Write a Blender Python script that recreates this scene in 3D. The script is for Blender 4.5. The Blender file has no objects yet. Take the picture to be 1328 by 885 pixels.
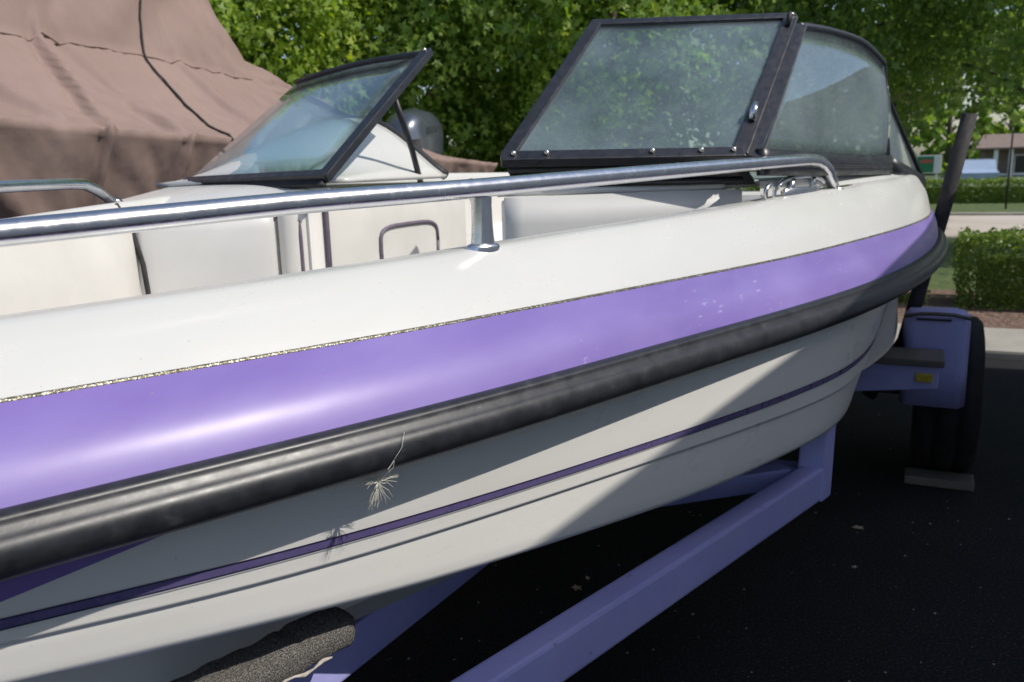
import bpy, bmesh, math, random
import numpy as np
from math import sin, cos, pi, radians, atan, sqrt, exp
from mathutils import Vector, Matrix, noise

SC = bpy.context.scene
COL = SC.collection
# ------------------------------------------------------------------ camera
HORIZON, FPX, ROLL, CAM_H = 217.0, 1100.0, radians(1.7), 1.30
PITCH = atan((442.5 - HORIZON) / FPX)
cam = bpy.data.cameras.new('camera'); camo = bpy.data.objects.new('camera', cam); COL.objects.link(camo)
cam.sensor_width = 36.0; cam.lens = FPX / 1328 * 36.0; cam.clip_start = 0.05; cam.clip_end = 2000
cam.dof.use_dof = True; cam.dof.focus_distance = 1.15; cam.dof.aperture_fstop = 9.0
fw = Vector((0, cos(PITCH), -sin(PITCH))); u0 = Vector((0, sin(PITCH), cos(PITCH))); r0 = Vector((1, 0, 0))
rt = r0 * cos(ROLL) - u0 * sin(ROLL); up = u0 * cos(ROLL) + r0 * sin(ROLL)
M = Matrix.Identity(4)
for i in range(3):
    M[i][0], M[i][1], M[i][2] = rt[i], up[i], -fw[i]
M[2][3] = CAM_H
camo.matrix_world = M
SC.camera = camo
# ------------------------------------------------------------------ sky, sun, exposure
SUN_AZ, SUN_EL = radians(112), radians(47)
w = bpy.data.worlds.new('World'); SC.world = w; w.use_nodes = True
nt = w.node_tree; bg = nt.nodes['Background']
sky = nt.nodes.new('ShaderNodeTexSky'); sky.sky_type = 'NISHITA'; sky.sun_disc = False
sky.sun_elevation = SUN_EL; sky.sun_rotation = SUN_AZ; sky.dust_density = 1.5
nt.links.new(sky.outputs[0], bg.inputs[0]); bg.inputs[1].default_value = 0.135
sl = bpy.data.lights.new('sun', 'SUN'); sl.energy = 3.6; sl.angle = radians(0.4); sl.color = (1.0, 0.95, 0.87)
so = bpy.data.objects.new('sun', sl); COL.objects.link(so)
SUNV = Vector((sin(SUN_AZ) * cos(SUN_EL), cos(SUN_AZ) * cos(SUN_EL), sin(SUN_EL)))
so.rotation_euler = SUNV.to_track_quat('Z', 'Y').to_euler(); so.location = (8, -2, 12)
SC.view_settings.view_transform = 'Standard'; SC.view_settings.look = 'None'
SC.view_settings.exposure = 0.13; SC.view_settings.gamma = 1.0

# ------------------------------------------------------------------ boat-aligned frame: x = aft, y = starboard, z = up
PHI = radians(26.0); NC = -1.12
AX = Vector((sin(PHI), cos(PHI), 0)); NX = Vector((cos(PHI), -sin(PHI), 0))
ORG = NX * NC; ROTZ = pi / 2 - PHI
def b2w(s, y, z): return AX * s + NX * (NC - y) + Vector((0, 0, z))
MB2W = Matrix.Translation(ORG) @ Matrix.Rotation(ROTZ, 4, 'Z')

# ------------------------------------------------------------------ materials
MATS = {}
def nmat(name):
    m = bpy.data.materials.new(name); m.use_nodes = True; MATS[name] = m
    t = m.node_tree; return m, t, t.nodes['Principled BSDF']
def N(t, ty, **kw):
    n = t.nodes.new(ty)
    for k, v in kw.items():
        if k.startswith('i_'):
            key = k[2:]; key = int(key) if key.isdigit() else key.replace('_', ' ')
            n.inputs[key].default_value = v
        else: setattr(n, k, v)
    return n
def ramp(t, fac, stops):
    r = t.nodes.new('ShaderNodeValToRGB'); e = r.color_ramp.elements
    while len(e) < len(stops): e.new(0.5)
    for el, (p, c) in zip(e, stops): el.position = p; el.color = (*c, 1) if len(c) == 3 else c
    t.links.new(fac, r.inputs[0]); return r.outputs[0]
def noise_n(t, scale, detail=4, rough=.55, coord='Object', stretch=None, dist=0.0):
    tc = t.nodes.new('ShaderNodeTexCoord'); n = N(t, 'ShaderNodeTexNoise', i_Scale=scale, i_Detail=detail, i_Roughness=rough, i_Distortion=dist)
    if stretch:
        mp = t.nodes.new('ShaderNodeMapping'); mp.inputs['Scale'].default_value = stretch
        t.links.new(tc.outputs[coord], mp.inputs[0]); t.links.new(mp.outputs[0], n.inputs[0])
    else: t.links.new(tc.outputs[coord], n.inputs[0])
    return n.outputs[0]
def bump(t, bs, h, strength=.2, dist=.01, chain=None):
    b = N(t, 'ShaderNodeBump', i_Strength=strength, i_Distance=dist); t.links.new(h, b.inputs['Height'])
    if chain: t.links.new(chain, b.inputs['Normal'])
    t.links.new(b.outputs[0], bs.inputs['Normal']); return b.outputs[0]
def simple(name, c1, c2, scale=8, rough=.5, rvar=.1, metal=0, spec=.5, bstr=0, bscale=60, bdist=.002, coat=0, stretch=None, detail=5, p0=.3, p1=.7, coord='Object'):
    m, t, bs = nmat(name)
    n = noise_n(t, scale, detail, .6, coord, stretch)
    t.links.new(ramp(t, n, [(p0, c1), (p1, c2)]), bs.inputs['Base Color'])
    n2 = noise_n(t, scale * 2.3, 4, .6, coord, stretch)
    t.links.new(ramp(t, n2, [(.3, (rough - rvar,) * 3), (.7, (rough + rvar,) * 3)]), bs.inputs['Roughness'])
    bs.inputs['Metallic'].default_value = metal; bs.inputs['Specular IOR Level'].default_value = spec
    bs.inputs['Coat Weight'].default_value = coat; bs.inputs['Coat Roughness'].default_value = .06
    if bstr: bump(t, bs, noise_n(t, bscale, 4, .6, coord, stretch), bstr, bdist)
    return m

def gelcoat(name, c1, c2, scuff, rough=.22, spec=.45, coat=0, chalk=0):
    m, t, bs = nmat(name)
    n = noise_n(t, 3.0, 5, .6, stretch=(.35, 1, 1.6))
    base = ramp(t, n, [(.3, c1), (.7, c2)])
    # fine horizontal chalky streaks and specks of dirt
    st = noise_n(t, 11, 4, .55, stretch=(.35, 1, 1))
    k = ramp(t, st, [(.35, (0, 0, 0)), (.85, (.45, .45, .45))])
    mx = N(t, 'ShaderNodeMix', data_type='RGBA'); t.links.new(k, mx.inputs[0]); t.links.new(base, mx.inputs[6]); mx.inputs[7].default_value = (*scuff, 1)
    sp = noise_n(t, 160, 2, .5)
    k2 = ramp(t, sp, [(.735, (0, 0, 0)), (.79, (.45, .45, .45))])
    mx2 = N(t, 'ShaderNodeMix', data_type='RGBA'); t.links.new(k2, mx2.inputs[0]); t.links.new(mx.outputs[2], mx2.inputs[6]); mx2.inputs[7].default_value = (.3, .28, .24, 1)
    last = mx2.outputs[2]
    if chalk:
        cn = noise_n(t, 55, 9, .75, stretch=(.5, .8, 1.2)); big = noise_n(t, 4.5, 3, .5)
        a1 = ramp(t, cn, [(.60, (0, 0, 0)), (.66, (1, 1, 1))]); a2 = ramp(t, big, [(.52, (0, 0, 0)), (.66, (chalk,) * 3)])
        mm = N(t, 'ShaderNodeMix', data_type='RGBA', blend_type='MULTIPLY'); mm.inputs[0].default_value = 1; t.links.new(a1, mm.inputs[6]); t.links.new(a2, mm.inputs[7])
        m3 = N(t, 'ShaderNodeMix', data_type='RGBA'); t.links.new(mm.outputs[2], m3.inputs[0]); t.links.new(last, m3.inputs[6]); m3.inputs[7].default_value = (.62, .58, .70, 1); last = m3.outputs[2]
    t.links.new(last, bs.inputs['Base Color'])
    rr = noise_n(t, 9, 5, .6, stretch=(.4, 1, 1.2)); t.links.new(ramp(t, rr, [(.3, (rough - .06,) * 3), (.75, (rough + .12,) * 3)]), bs.inputs['Roughness'])
    bs.inputs['Specular IOR Level'].default_value = spec; bs.inputs['Coat Weight'].default_value = coat; bs.inputs['Coat Roughness'].default_value = .30
    bump(t, bs, noise_n(t, 5, 3, .5, stretch=(.5, 1, 1)), .12, .004)
    return m
gelcoat('white_gel', (.535, .535, .515), (.585, .585, .56), (.61, .61, .59))
gelcoat('cream_gel', (.72, .70, .66), (.78, .76, .72), (.80, .79, .76), .3)
gelcoat('purple_gel', (.158, .108, .35), (.205, .145, .42), (.30, .245, .53), .42, .3, .3, .6)
simple('purple_stripe', (.115, .095, .225), (.15, .12, .27), 20, .3, .08)
simple('black_line', (.01, .01, .012), (.02, .02, .022), 20, .4)
simple('navy_line', (.012, .012, .03), (.03, .03, .06), 20, .4)
simple('graphite_gel', (.07, .075, .09), (.10, .105, .12), 4, .25, .05)
# gold glitter tape
m, t, bs = nmat('gold_tape')
tc = t.nodes.new('ShaderNodeTexCoord'); vo = N(t, 'ShaderNodeTexVoronoi', i_Scale=850.0); t.links.new(tc.outputs['Object'], vo.inputs[0])
sep = N(t, 'ShaderNodeSeparateColor'); t.links.new(vo.outputs['Color'], sep.inputs[0])
t.links.new(ramp(t, sep.outputs[0], [(.0, (.03, .028, .018)), (.5, (.12, .11, .075)), (.82, (.26, .24, .17)), (.95, (.7, .69, .64))]), bs.inputs['Base Color'])
bs.inputs['Metallic'].default_value = .7; bs.inputs['Roughness'].default_value = .45
bump(t, bs, sep.outputs[1], .8, .002)
# rubber rub rail with grey scuffs
m, t, bs = nmat('rail_rubber')
n1 = noise_n(t, 34, 7, .7); c = ramp(t, n1, [(.35, (.011, .012, .015)), (.6, (.024, .025, .03)), (.78, (.07, .07, .075))])
n2 = noise_n(t, 6, 4, .6, stretch=(.6, 1, 1)); k = ramp(t, n2, [(.60, (0, 0, 0)), (.74, (.12, .12, .12))])
mx = N(t, 'ShaderNodeMix', data_type='RGBA'); t.links.new(k, mx.inputs[0]); t.links.new(c, mx.inputs[6]); mx.inputs[7].default_value = (.18, .175, .17, 1)
sc = noise_n(t, 90, 6, .8, stretch=(.25, .3, 1.3)); k3 = ramp(t, sc, [(.66, (0, 0, 0)), (.72, (.35, .35, .35))])
mx3 = N(t, 'ShaderNodeMix', data_type='RGBA'); t.links.new(k3, mx3.inputs[0]); t.links.new(mx.outputs[2], mx3.inputs[6]); mx3.inputs[7].default_value = (.22, .22, .22, 1)
t.links.new(mx3.outputs[2], bs.inputs['Base Color'])
t.links.new(ramp(t, n1, [(.3, (.33,) * 3), (.75, (.45,) * 3)]), bs.inputs['Roughness'])
b1 = bump(t, bs, noise_n(t, 45, 6, .65), .09, .002)
simple('black_frame', (.008, .009, .012), (.018, .019, .024), 30, .38, .12, spec=.55, stretch=(.2, 1, 1), bstr=.1, bscale=200)
simple('seal_rubber', (.008, .008, .01), (.02, .02, .022), 30, .6, .1)
simple('chrome', (.66, .665, .68), (.76, .76, .77), 30, .24, .05, metal=1, bstr=.04, bscale=40, bdist=.002)
simple('brass_screw', (.62, .57, .48), (.75, .72, .66), 60, .25, .08, metal=1)
def glass(name, tint, haze, hz):
    m = bpy.data.materials.new(name); m.use_nodes = True; t = m.node_tree; MATS[name] = m
    t.nodes.remove(t.nodes['Principled BSDF']); out = t.nodes['Material Output']
    tr = N(t, 'ShaderNodeBsdfTransparent'); tr.inputs[0].default_value = (*tint, 1)
    gl = N(t, 'ShaderNodeBsdfGlossy', i_Roughness=.03); gl.inputs[0].default_value = (.95, .97, 1, 1)
    df = N(t, 'ShaderNodeBsdfDiffuse'); df.inputs[0].default_value = (*hz, 1)
    lw = N(t, 'ShaderNodeLayerWeight', i_Blend=.5); pw = N(t, 'ShaderNodeMath', operation='POWER'); pw.inputs[1].default_value = 4.2; t.links.new(lw.outputs['Facing'], pw.inputs[0]); fr = N(t, 'ShaderNodeMath', operation='MULTIPLY_ADD'); fr.inputs[1].default_value = .9; fr.inputs[2].default_value = .035; t.links.new(pw.outputs[0], fr.inputs[0])
    nn = noise_n(t, 3.2, 4, .55); kk = ramp(t, nn, [(.3, (haze * .35,) * 3), (.72, (haze * 1.6,) * 3)])  # patchy diffuse haze: dirty glass plus milky sky reflection put into the colour
    m1 = N(t, 'ShaderNodeMixShader'); t.links.new(kk, m1.inputs[0]); t.links.new(tr.outputs[0], m1.inputs[1]); t.links.new(df.outputs[0], m1.inputs[2])
    m2 = N(t, 'ShaderNodeMixShader'); t.links.new(fr.outputs[0], m2.inputs[0]); t.links.new(m1.outputs[0], m2.inputs[1]); t.links.new(gl.outputs[0], m2.inputs[2])
    t.links.new(m2.outputs[0], out.inputs[0])
glass('tinted_glass', (.82, .92, .94), .10, (.58, .68, .73))
glass('side_glass', (.80, .89, .89), .10, (.58, .68, .70))
simple('cream_vinyl', (.58, .56, .52), (.65, .63, .59), 6, .5, .08, bstr=.12, bscale=300, bdist=.001)
simple('grey_vinyl', (.52, .515, .50), (.58, .575, .56), 4, .42, .06, bstr=.1, bscale=300, bdist=.001)
simple('piping', (.10, .08, .11), (.15, .12, .16), 20, .5)
m, t, bs = nmat('trailer_paint')
n1 = noise_n(t, 5, 6, .65); base = ramp(t, n1, [(.3, (.33, .335, .68)), (.7, (.40, .40, .76))])
dn = noise_n(t, 2.2, 7, .7); k = ramp(t, dn, [(.45, (0, 0, 0)), (.75, (.4, .4, .4))])
mx = N(t, 'ShaderNodeMix', data_type='RGBA'); t.links.new(k, mx.inputs[0]); t.links.new(base, mx.inputs[6]); mx.inputs[7].default_value = (.44, .43, .58, 1)
rn = noise_n(t, 38, 5, .65); k2 = ramp(t, rn, [(.66, (0, 0, 0)), (.71, (.75, .75, .75))])
mx2 = N(t, 'ShaderNodeMix', data_type='RGBA'); t.links.new(k2, mx2.inputs[0]); t.links.new(mx.outputs[2], mx2.inputs[6]); mx2.inputs[7].default_value = (.20, .16, .20, 1)
t.links.new(mx2.outputs[2], bs.inputs['Base Color']); t.links.new(ramp(t, dn, [(.3, (.38,) * 3), (.7, (.65,) * 3)]), bs.inputs['Roughness'])
bump(t, bs, noise_n(t, 60, 5, .6), .18, .003)
simple('galvanised', (.25, .26, .28), (.36, .37, .39), 20, .5, .1, metal=.8)
m, t, bs = nmat('carpet')
n1 = noise_n(t, 520, 3, .7); t.links.new(ramp(t, n1, [(.36, (.05, .046, .042)), (.5, (.13, .12, .108)), (.64, (.33, .31, .285))]), bs.inputs['Base Color'])
bs.inputs['Roughness'].default_value = .95; bs.inputs['Specular IOR Level'].default_value = .1
bump(t, bs, n1, 1.0, .004)
simple('carpet_backing', (.30, .26, .22), (.52, .48, .43), 90, .9)
simple('bare_wood', (.42, .33, .24), (.55, .45, .34), 20, .8, .05, bstr=.3, bscale=60, stretch=(.2, 1, 1))
simple('grey_wood', (.085, .08, .07), (.15, .14, .125), 14, .85, .05, bstr=.5, bscale=50, stretch=(.15, 1, 1))
simple('tyre_rubber', (.010, .010, .011), (.022, .022, .023), 14, .75, .08, spec=.3)
simple('rim_white', (.5, .5, .5), (.62, .62, .6), 9, .4)
simple('reflector_amber', (.42, .33, .03), (.5, .38, .05), 40, .25)
simple('pale_tarp', (.66, .68, .70), (.74, .75, .76), 2.5, .8, .05, bstr=.2, bscale=12, bdist=.02)
t = MATS['pale_tarp'].node_tree; tl = N(t, 'ShaderNodeBsdfTranslucent'); tl.inputs[0].default_value = (.72, .74, .76, 1); ms = N(t, 'ShaderNodeMixShader'); ms.inputs[0].default_value = .3  # added shade caster's cover: pale and translucent to brighten glass reflections and fill
t.links.new(t.nodes['Principled BSDF'].outputs[0], ms.inputs[1]); t.links.new(tl.outputs[0], ms.inputs[2]); t.links.new(ms.outputs[0], t.nodes['Material Output'].inputs[0])
simple('tarp', (.222, .158, .136), (.265, .192, .166), 1.6, .75, .08, spec=.25, bstr=.16, bscale=11, bdist=.03, stretch=(1, 1, .45), detail=8, coord='Object')
simple('cord_black', (.015, .015, .015), (.04, .035, .035), 30, .8)
simple('cowling_silver', (.07, .085, .11), (.11, .125, .155), 3, .22, .04, metal=.55, coat=.5)
simple('cowling_dark', (.025, .028, .034), (.045, .05, .058), 5, .3)
simple('thread_white', (.55, .52, .44), (.72, .69, .60), 60, .9, .05)
# ground
m, t, bs = nmat('asphalt')
n1 = noise_n(t, 1.1, 6, .6); n2 = noise_n(t, 140, 3, .6)
c1 = ramp(t, n1, [(.3, (.014, .0145, .017)), (.7, (.024, .0245, .027))]); c2 = ramp(t, n2, [(.42, (.5, .5, .5)), (.60, (1.2, 1.2, 1.2)), (.72, (5, 4.9, 4.6))])
mx = N(t, 'ShaderNodeMix', data_type='RGBA', blend_type='MULTIPLY'); mx.inputs[0].default_value = 1
t.links.new(c1, mx.inputs[6]); t.links.new(c2, mx.inputs[7]); t.links.new(mx.outputs[2], bs.inputs['Base Color'])
bs.inputs['Roughness'].default_value = .9; bs.inputs['Specular IOR Level'].default_value = .2; bump(t, bs, n2, .8, .006)
simple('concrete', (.26, .245, .215), (.38, .355, .315), 2.5, .9, .05, bstr=.4, bscale=80, bdist=.004, detail=9)
simple('road_pave', (.40, .35, .31), (.50, .445, .40), .6, .9, .04, bstr=.3, bscale=60, detail=9)
simple('mulch', (.09, .05, .035), (.30, .20, .15), 26, .95, .03, bstr=1.0, bscale=30, bdist=.05)
simple('turf', (.05, .085, .02), (.13, .17, .05), 9, .9, .05, bstr=.8, bscale=40, bdist=.05, detail=8)
simple('far_ground', (.05, .08, .025), (.10, .13, .05), .2, .95, .03)
def leafmat(name, stops, trans=.35, rough=.45):
    m = bpy.data.materials.new(name); m.use_nodes = True; t = m.node_tree; MATS[name] = m
    bs = t.nodes['Principled BSDF']; out = t.nodes['Material Output']
    g = t.nodes.new('ShaderNodeNewGeometry'); c = ramp(t, g.outputs['Random Per Island'], stops)
    t.links.new(c, bs.inputs['Base Color']); bs.inputs['Roughness'].default_value = rough; bs.inputs['Specular IOR Level'].default_value = .35
    tr = N(t, 'ShaderNodeBsdfTranslucent')
    hs = N(t, 'ShaderNodeHueSaturation', i_Hue=.485, i_Saturation=1.15, i_Value=1.5); t.links.new(c, hs.inputs['Color']); t.links.new(hs.outputs[0], tr.inputs[0])
    mxs = N(t, 'ShaderNodeMixShader'); mxs.inputs[0].default_value = trans
    t.links.new(bs.outputs[0], mxs.inputs[1]); t.links.new(tr.outputs[0], mxs.inputs[2]); t.links.new(mxs.outputs[0], out.inputs[0])
leafmat('leaf_sunlit', [(0, (.15, .25, .03)), (.5, (.24, .36, .05)), (1, (.36, .45, .09))], 0.5)  # lighter leaf colour carries the sunlight on the left tree
leafmat('leaf_mid', [(0, (.12, .22, .04)), (.5, (.20, .33, .06)), (1, (.34, .44, .11))], 0.5)
leafmat('leaf_shaded', [(0, (.085, .17, .045)), (.5, (.14, .24, .06)), (1, (.24, .34, .09))], 0.48)  # darker leaf colour carries the shade on the right-hand and farther trees
leafmat('leaf_hedge', [(0, (.08, .145, .03)), (.5, (.13, .20, .04)), (1, (.20, .27, .06))], 0.35, .35)
simple('bark', (.07, .055, .04), (.16, .13, .10), 9, .9, .05, bstr=.8, bscale=25, bdist=.03, stretch=(1, 1, .2))
simple('roof_shingle', (.16, .12, .10), (.24, .18, .15), 6, .9, .05, bstr=.4, bscale=30)
simple('house_wall', (.20, .15, .125), (.28, .21, .18), 5, .9)
simple('white_paint', (.68, .67, .64), (.78, .77, .74), 4, .6)
simple('dark_window', (.015, .018, .02), (.04, .045, .05), 2, .15, .05)
simple('car_blue', (.28, .36, .50), (.34, .42, .55), 3, .3, .05, coat=.6)
simple('sign_green', (.02, .16, .07), (.03, .20, .09), 4, .5)
simple('sign_red', (.45, .09, .07), (.5, .12, .09), 4, .5)

# ------------------------------------------------------------------ mesh helpers
def tag(o, label=None, cat=None, group=None, kind=None):
    if label: o['label'] = label
    if cat: o['category'] = cat
    if group: o['group'] = group
    if kind: o['kind'] = kind
    return o
def link(name, me, mat, parent=None, smooth=False):
    if mat and not me.materials: me.materials.append(MATS[mat])
    if smooth: me.shade_smooth()
    o = bpy.data.objects.new(name, me); COL.objects.link(o)
    if parent: o.parent = parent
    return o
def mk(name, V, Fc, mat, parent=None, smooth=False):
    me = bpy.data.meshes.new(name); me.from_pydata([tuple(v) for v in V], [], Fc); me.update()
    return link(name, me, mat, parent, smooth)
def empty(name, loc=(0, 0, 0), rz=0):
    o = bpy.data.objects.new(name, None); COL.objects.link(o); o.location = loc; o.rotation_euler = (0, 0, rz); o.empty_display_size = .2
    return o
def grid(name, rows, mat, parent=None, smooth=True, flip=False, closed=False, solid=0):
    R, Cn = len(rows), len(rows[0]); V = [p for r in rows for p in r]; Fc = []
    for i in range(R - 1):
        for j in range(Cn if closed else Cn - 1):
            k = (j + 1) % Cn; f = (i * Cn + j, i * Cn + k, (i + 1) * Cn + k, (i + 1) * Cn + j)
            Fc.append(f[::-1] if flip else f)
    o = mk(name, V, Fc, mat, parent, smooth)
    if solid:
        md = o.modifiers.new('thickness', 'SOLIDIFY'); md.thickness = solid; md.offset = -1
    return o
def tube_geo(pts, rad, seg=12, caps=True, squash=1.0):
    pts = [Vector(p) for p in pts]; n = len(pts); rad = rad if isinstance(rad, (list, tuple)) else [rad] * n
    V, Fc = [], []; t0 = (pts[1] - pts[0]).normalized()
    ref = Vector((0, 0, 1)) if abs(t0.z) < .9 else Vector((1, 0, 0)); u = t0.cross(ref).normalized()
    for i, p in enumerate(pts):
        t = (pts[min(i + 1, n - 1)] - pts[max(i - 1, 0)]).normalized(); u = (u - t * u.dot(t)).normalized(); v = t.cross(u)
        for k in range(seg):
            a = 2 * pi * k / seg; V.append(p + u * cos(a) * rad[i] + v * sin(a) * rad[i] * squash)
    for i in range(n - 1):
        for k in range(seg):
            k2 = (k + 1) % seg; Fc.append((i * seg + k, i * seg + k2, (i + 1) * seg + k2, (i + 1) * seg + k))
    if caps: Fc.append(tuple(range(seg))[::-1]); Fc.append(tuple((n - 1) * seg + k for k in range(seg)))
    return V, Fc
def tube(name, pts, rad, mat, parent=None, seg=12, squash=1.0):
    V, Fc = tube_geo(pts, rad, seg, True, squash); return mk(name, V, Fc, mat, parent, True)
def curve_pts(P, n=8):
    P = [Vector(p) for p in P]; out = []
    for i in range(len(P) - 1):
        a, b, c, d = P[max(i - 1, 0)], P[i], P[i + 1], P[min(i + 2, len(P) - 1)]
        for k in range(n):
            t = k / n; out.append(.5 * ((2 * b) + (c - a) * t + (2 * a - 5 * b + 4 * c - d) * t * t + (3 * b - a - 3 * c + d) * t ** 3))
    out.append(P[-1]); return out
def bevbm(bm, w=.004, seg=2):
    if w: bmesh.ops.bevel(bm, geom=list(bm.edges), offset=w, segments=seg, affect='EDGES', profile=.6)
def frombm(name, bm, mat, parent=None, smooth=False):
    me = bpy.data.meshes.new(name); bm.normal_update(); bm.to_mesh(me); bm.free(); return link(name, me, mat, parent, smooth)
def hexa(name, P, mat, parent=None, bev=.004, smooth=False):
    """P: 8 corners, bottom ring then top ring"""
    bm = bmesh.new(); v = [bm.verts.new(p) for p in P]
    for f in ((3, 2, 1, 0), (4, 5, 6, 7), (0, 1, 5, 4), (1, 2, 6, 5), (2, 3, 7, 6), (3, 0, 4, 7)): bm.faces.new([v[i] for i in f])
    bmesh.ops.recalc_face_normals(bm, faces=bm.faces[:]); bevbm(bm, bev); return frombm(name, bm, mat, parent, smooth)
def box(name, x0, x1, y0, y1, z0, z1, mat, parent=None, bev=.004):
    return hexa(name, [(x0, y0, z0), (x1, y0, z0), (x1, y1, z0), (x0, y1, z0), (x0, y0, z1), (x1, y0, z1), (x1, y1, z1), (x0, y1, z1)], mat, parent, bev)
def beam(name, A, B, wd, ht, mat, parent=None, bev=.005):
    """box beam from A to B (centre of the top face), width wd, height ht downward"""
    A, B = Vector(A), Vector(B); d = (B - A); h = Vector((d.x, d.y, 0)).normalized(); r = Vector((-h.y, h.x, 0)) * wd / 2; dn = Vector((0, 0, -ht))
    return hexa(name, [A - r + dn, B - r + dn, B + r + dn, A + r + dn, A - r, B - r, B + r, A + r], mat, parent, bev)
def cubic(xs, ys):
    xs = np.array(xs, float); ys = np.array(ys, float); n = len(xs); A = np.zeros((n, n)); r = np.zeros(n); h = np.diff(xs); A[0, 0] = A[-1, -1] = 1
    for i in range(1, n - 1):
        A[i, i - 1] = h[i - 1]; A[i, i] = 2 * (h[i - 1] + h[i]); A[i, i + 1] = h[i]
        r[i] = 6 * ((ys[i + 1] - ys[i]) / h[i] - (ys[i] - ys[i - 1]) / h[i - 1])
    m = np.linalg.solve(A, r)
    def f(x):
        x = min(max(x, xs[0]), xs[-1]); i = int(np.clip(np.searchsorted(xs, x) - 1, 0, n - 2)); t = x - xs[i]; d = h[i]
        return float(ys[i] + t * ((ys[i + 1] - ys[i]) / d - d * (2 * m[i] + m[i + 1]) / 6) + m[i] / 2 * t * t + (m[i + 1] - m[i]) / (6 * d) * t ** 3)
    return f
def lin(xs, ys): return lambda x: float(np.interp(x, xs, ys))
def sst(a, b, x):
    t = min(max((x - a) / (b - a), 0), 1); return t * t * (3 - 2 * t)

# ================================================================== GROUND AND SETTING (strips across the boat axis)
def sheet(name, s0, s1, y0, y1, z, mat, n=1, kind='structure'):
    V = [b2w(s0, y0, z), b2w(s1, y0, z), b2w(s1, y1, z), b2w(s0, y1, z)]
    o = mk(name, V, [(0, 1, 2, 3)], mat); o.data.flip_normals() if o.data.polygons[0].normal.z < 0 else None
    return tag(o, kind=kind)
def slab(name, s0, s1, y0, y1, z0, z1, mat, bev=.02):
    o = box(name, s0, s1, y0, y1, z0, z1, mat, None, bev); o.matrix_world = MB2W.copy(); return o
sheet('ground', -400, 700, -500, 500, -.05, 'far_ground')
tag(sheet('parking_lot', -40, 6.2, -60, 60, 0, 'asphalt'), 'dark asphalt parking lot under the boats', None)
kb = slab('kerb', 6.14, 6.98, -40, 40, -.04, .055, 'concrete', .02); tag(kb, kind='structure')
tag(slab('mulch_bed', 6.99, 8.9, -40, 40, -.04, .05, 'mulch', 0), kind='structure')
tag(slab('lawn', 8.91, 14.6, -60, 60, -.04, .045, 'turf', 0), kind='structure')
tag(slab('road_kerb', 14.61, 14.9, -80, 80, -.04, .05, 'concrete', .02), kind='structure')
tag(slab('road', 14.91, 20.6, -90, 90, -.045, .01, 'road_pave', 0), kind='structure')
tag(slab('far_kerb', 20.61, 20.85, -90, 90, -.04, .06, 'concrete', .02), kind='structure')
tag(slab('far_lawn', 20.86, 25.0, -90, 90, -.045, .03, 'turf', 0), kind='structure')

# ================================================================== MOTOR BOAT
boat = empty('motor_boat', ORG, ROTZ)
tag(boat, 'white open-bow motor boat with purple band and black rub rail on the trailer', 'boat')
BB = cubic([-.35, -.25, 0, .413, .597, .864, 1.32, 1.856, 2.497, 3.0, 3.6, 5.2], [0, .08, .24, .429, .512, .629, .80, .985, 1.13, 1.185, 1.20, 1.12])
def B(s): return max(BB(s), 0.0)
def K(s): return 1.0 - .48 * sst(2.1, 3.4, s)
SL = lambda s: .15 + .08 * (1 - sst(.5, 1.8, s))
TOPI = lambda s: .036 + .032 * (1 - sst(.6, 2.1, s))
TUCK = lambda s: sst(1.9, 3.0, s) + .55 * max(0, s - 2.9)
def INS(s):
    f, t0, k = SL(s), TOPI(s), TUCK(s); return t0 + .085 * k, t0 + f * .08 + .105 * k, t0 + f * .125 + .122 * k, t0 + .008 + f * .16 + .172 * k
ZC = lin([-.35, .3, .55, .92, 1.35, 1.7, 2.24, 3.3, 5.2], [1.14, 1.148, 1.155, 1.168, 1.184, 1.195, 1.213, 1.225, 1.20])
ZS = cubic([-.35, .444, .646, .934, 1.414, 2.1, 5.2], [.965, .896, .877, .860, .843, .832, .835])
ZK = cubic([-.35, .446, .65, .942, 1.426, 2.1, 5.2], [.95, .866, .841, .822, .801, .777, .77])
ZH = cubic([-.35, .3, .466, .656, .954, 1.166, 1.45, 1.8, 2.4, 5.2], [.93, .84, .813, .783, .744, .724, .702, .691, .676, .665])
ZKEEL = cubic([-.35, 0, .3, .7, 1.2, 2.0, 5.2], [.93, .835, .775, .738, .69, .60, .53])
def lift(y, z): return z + .05 * sst(0, .5, y) * sst(.7, 1.15, z)
def side(s, ins, z, sd):
    y = sd * max(B(s) - ins, 0.0); return Vector((s, y, lift(y, z)))
SS = [-.35 + .06 * i for i in range(8)] + [.12 + (5.2 - .12) * i / 110 for i in range(111)]
def strip(name, prof, mat, sd, s0=-9, s1=9, solid=0, parent=None):
    rows = [[side(s, i, z, sd) for i, z in prof(s)] for s in SS if s0 <= s <= s1]
    return grid(name, rows, mat, parent or boat, True, flip=(sd > 0), solid=solid)
def purple_prof(s):
    k = K(s); out = []
    for q in range(9):
        t = q / 8; out.append((.032 + (.12 * k - .032) * t - .0125 * k * sin(pi * t), 1.012 + .085 * t + .006 * sin(pi * t)))
    return out
def white_prof(s):
    k = K(s); zc = ZC(s); out = []
    for q in range(8):
        t = q / 7; out.append((.12 * k + (.215 - .12) * k * t - .006 * sin(pi * t), 1.097 + (zc - 1.097) * t + .006 * sin(pi * t)))
    out += [(.228 * k, zc + .006), (.243 * k, zc + .010), (.258 * k, zc + .011), (.27 * k, zc + .005), (.278 * k, zc - .010), (.284 * k, zc - .04), (.29 * k, zc - .10)]
    return out
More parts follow.
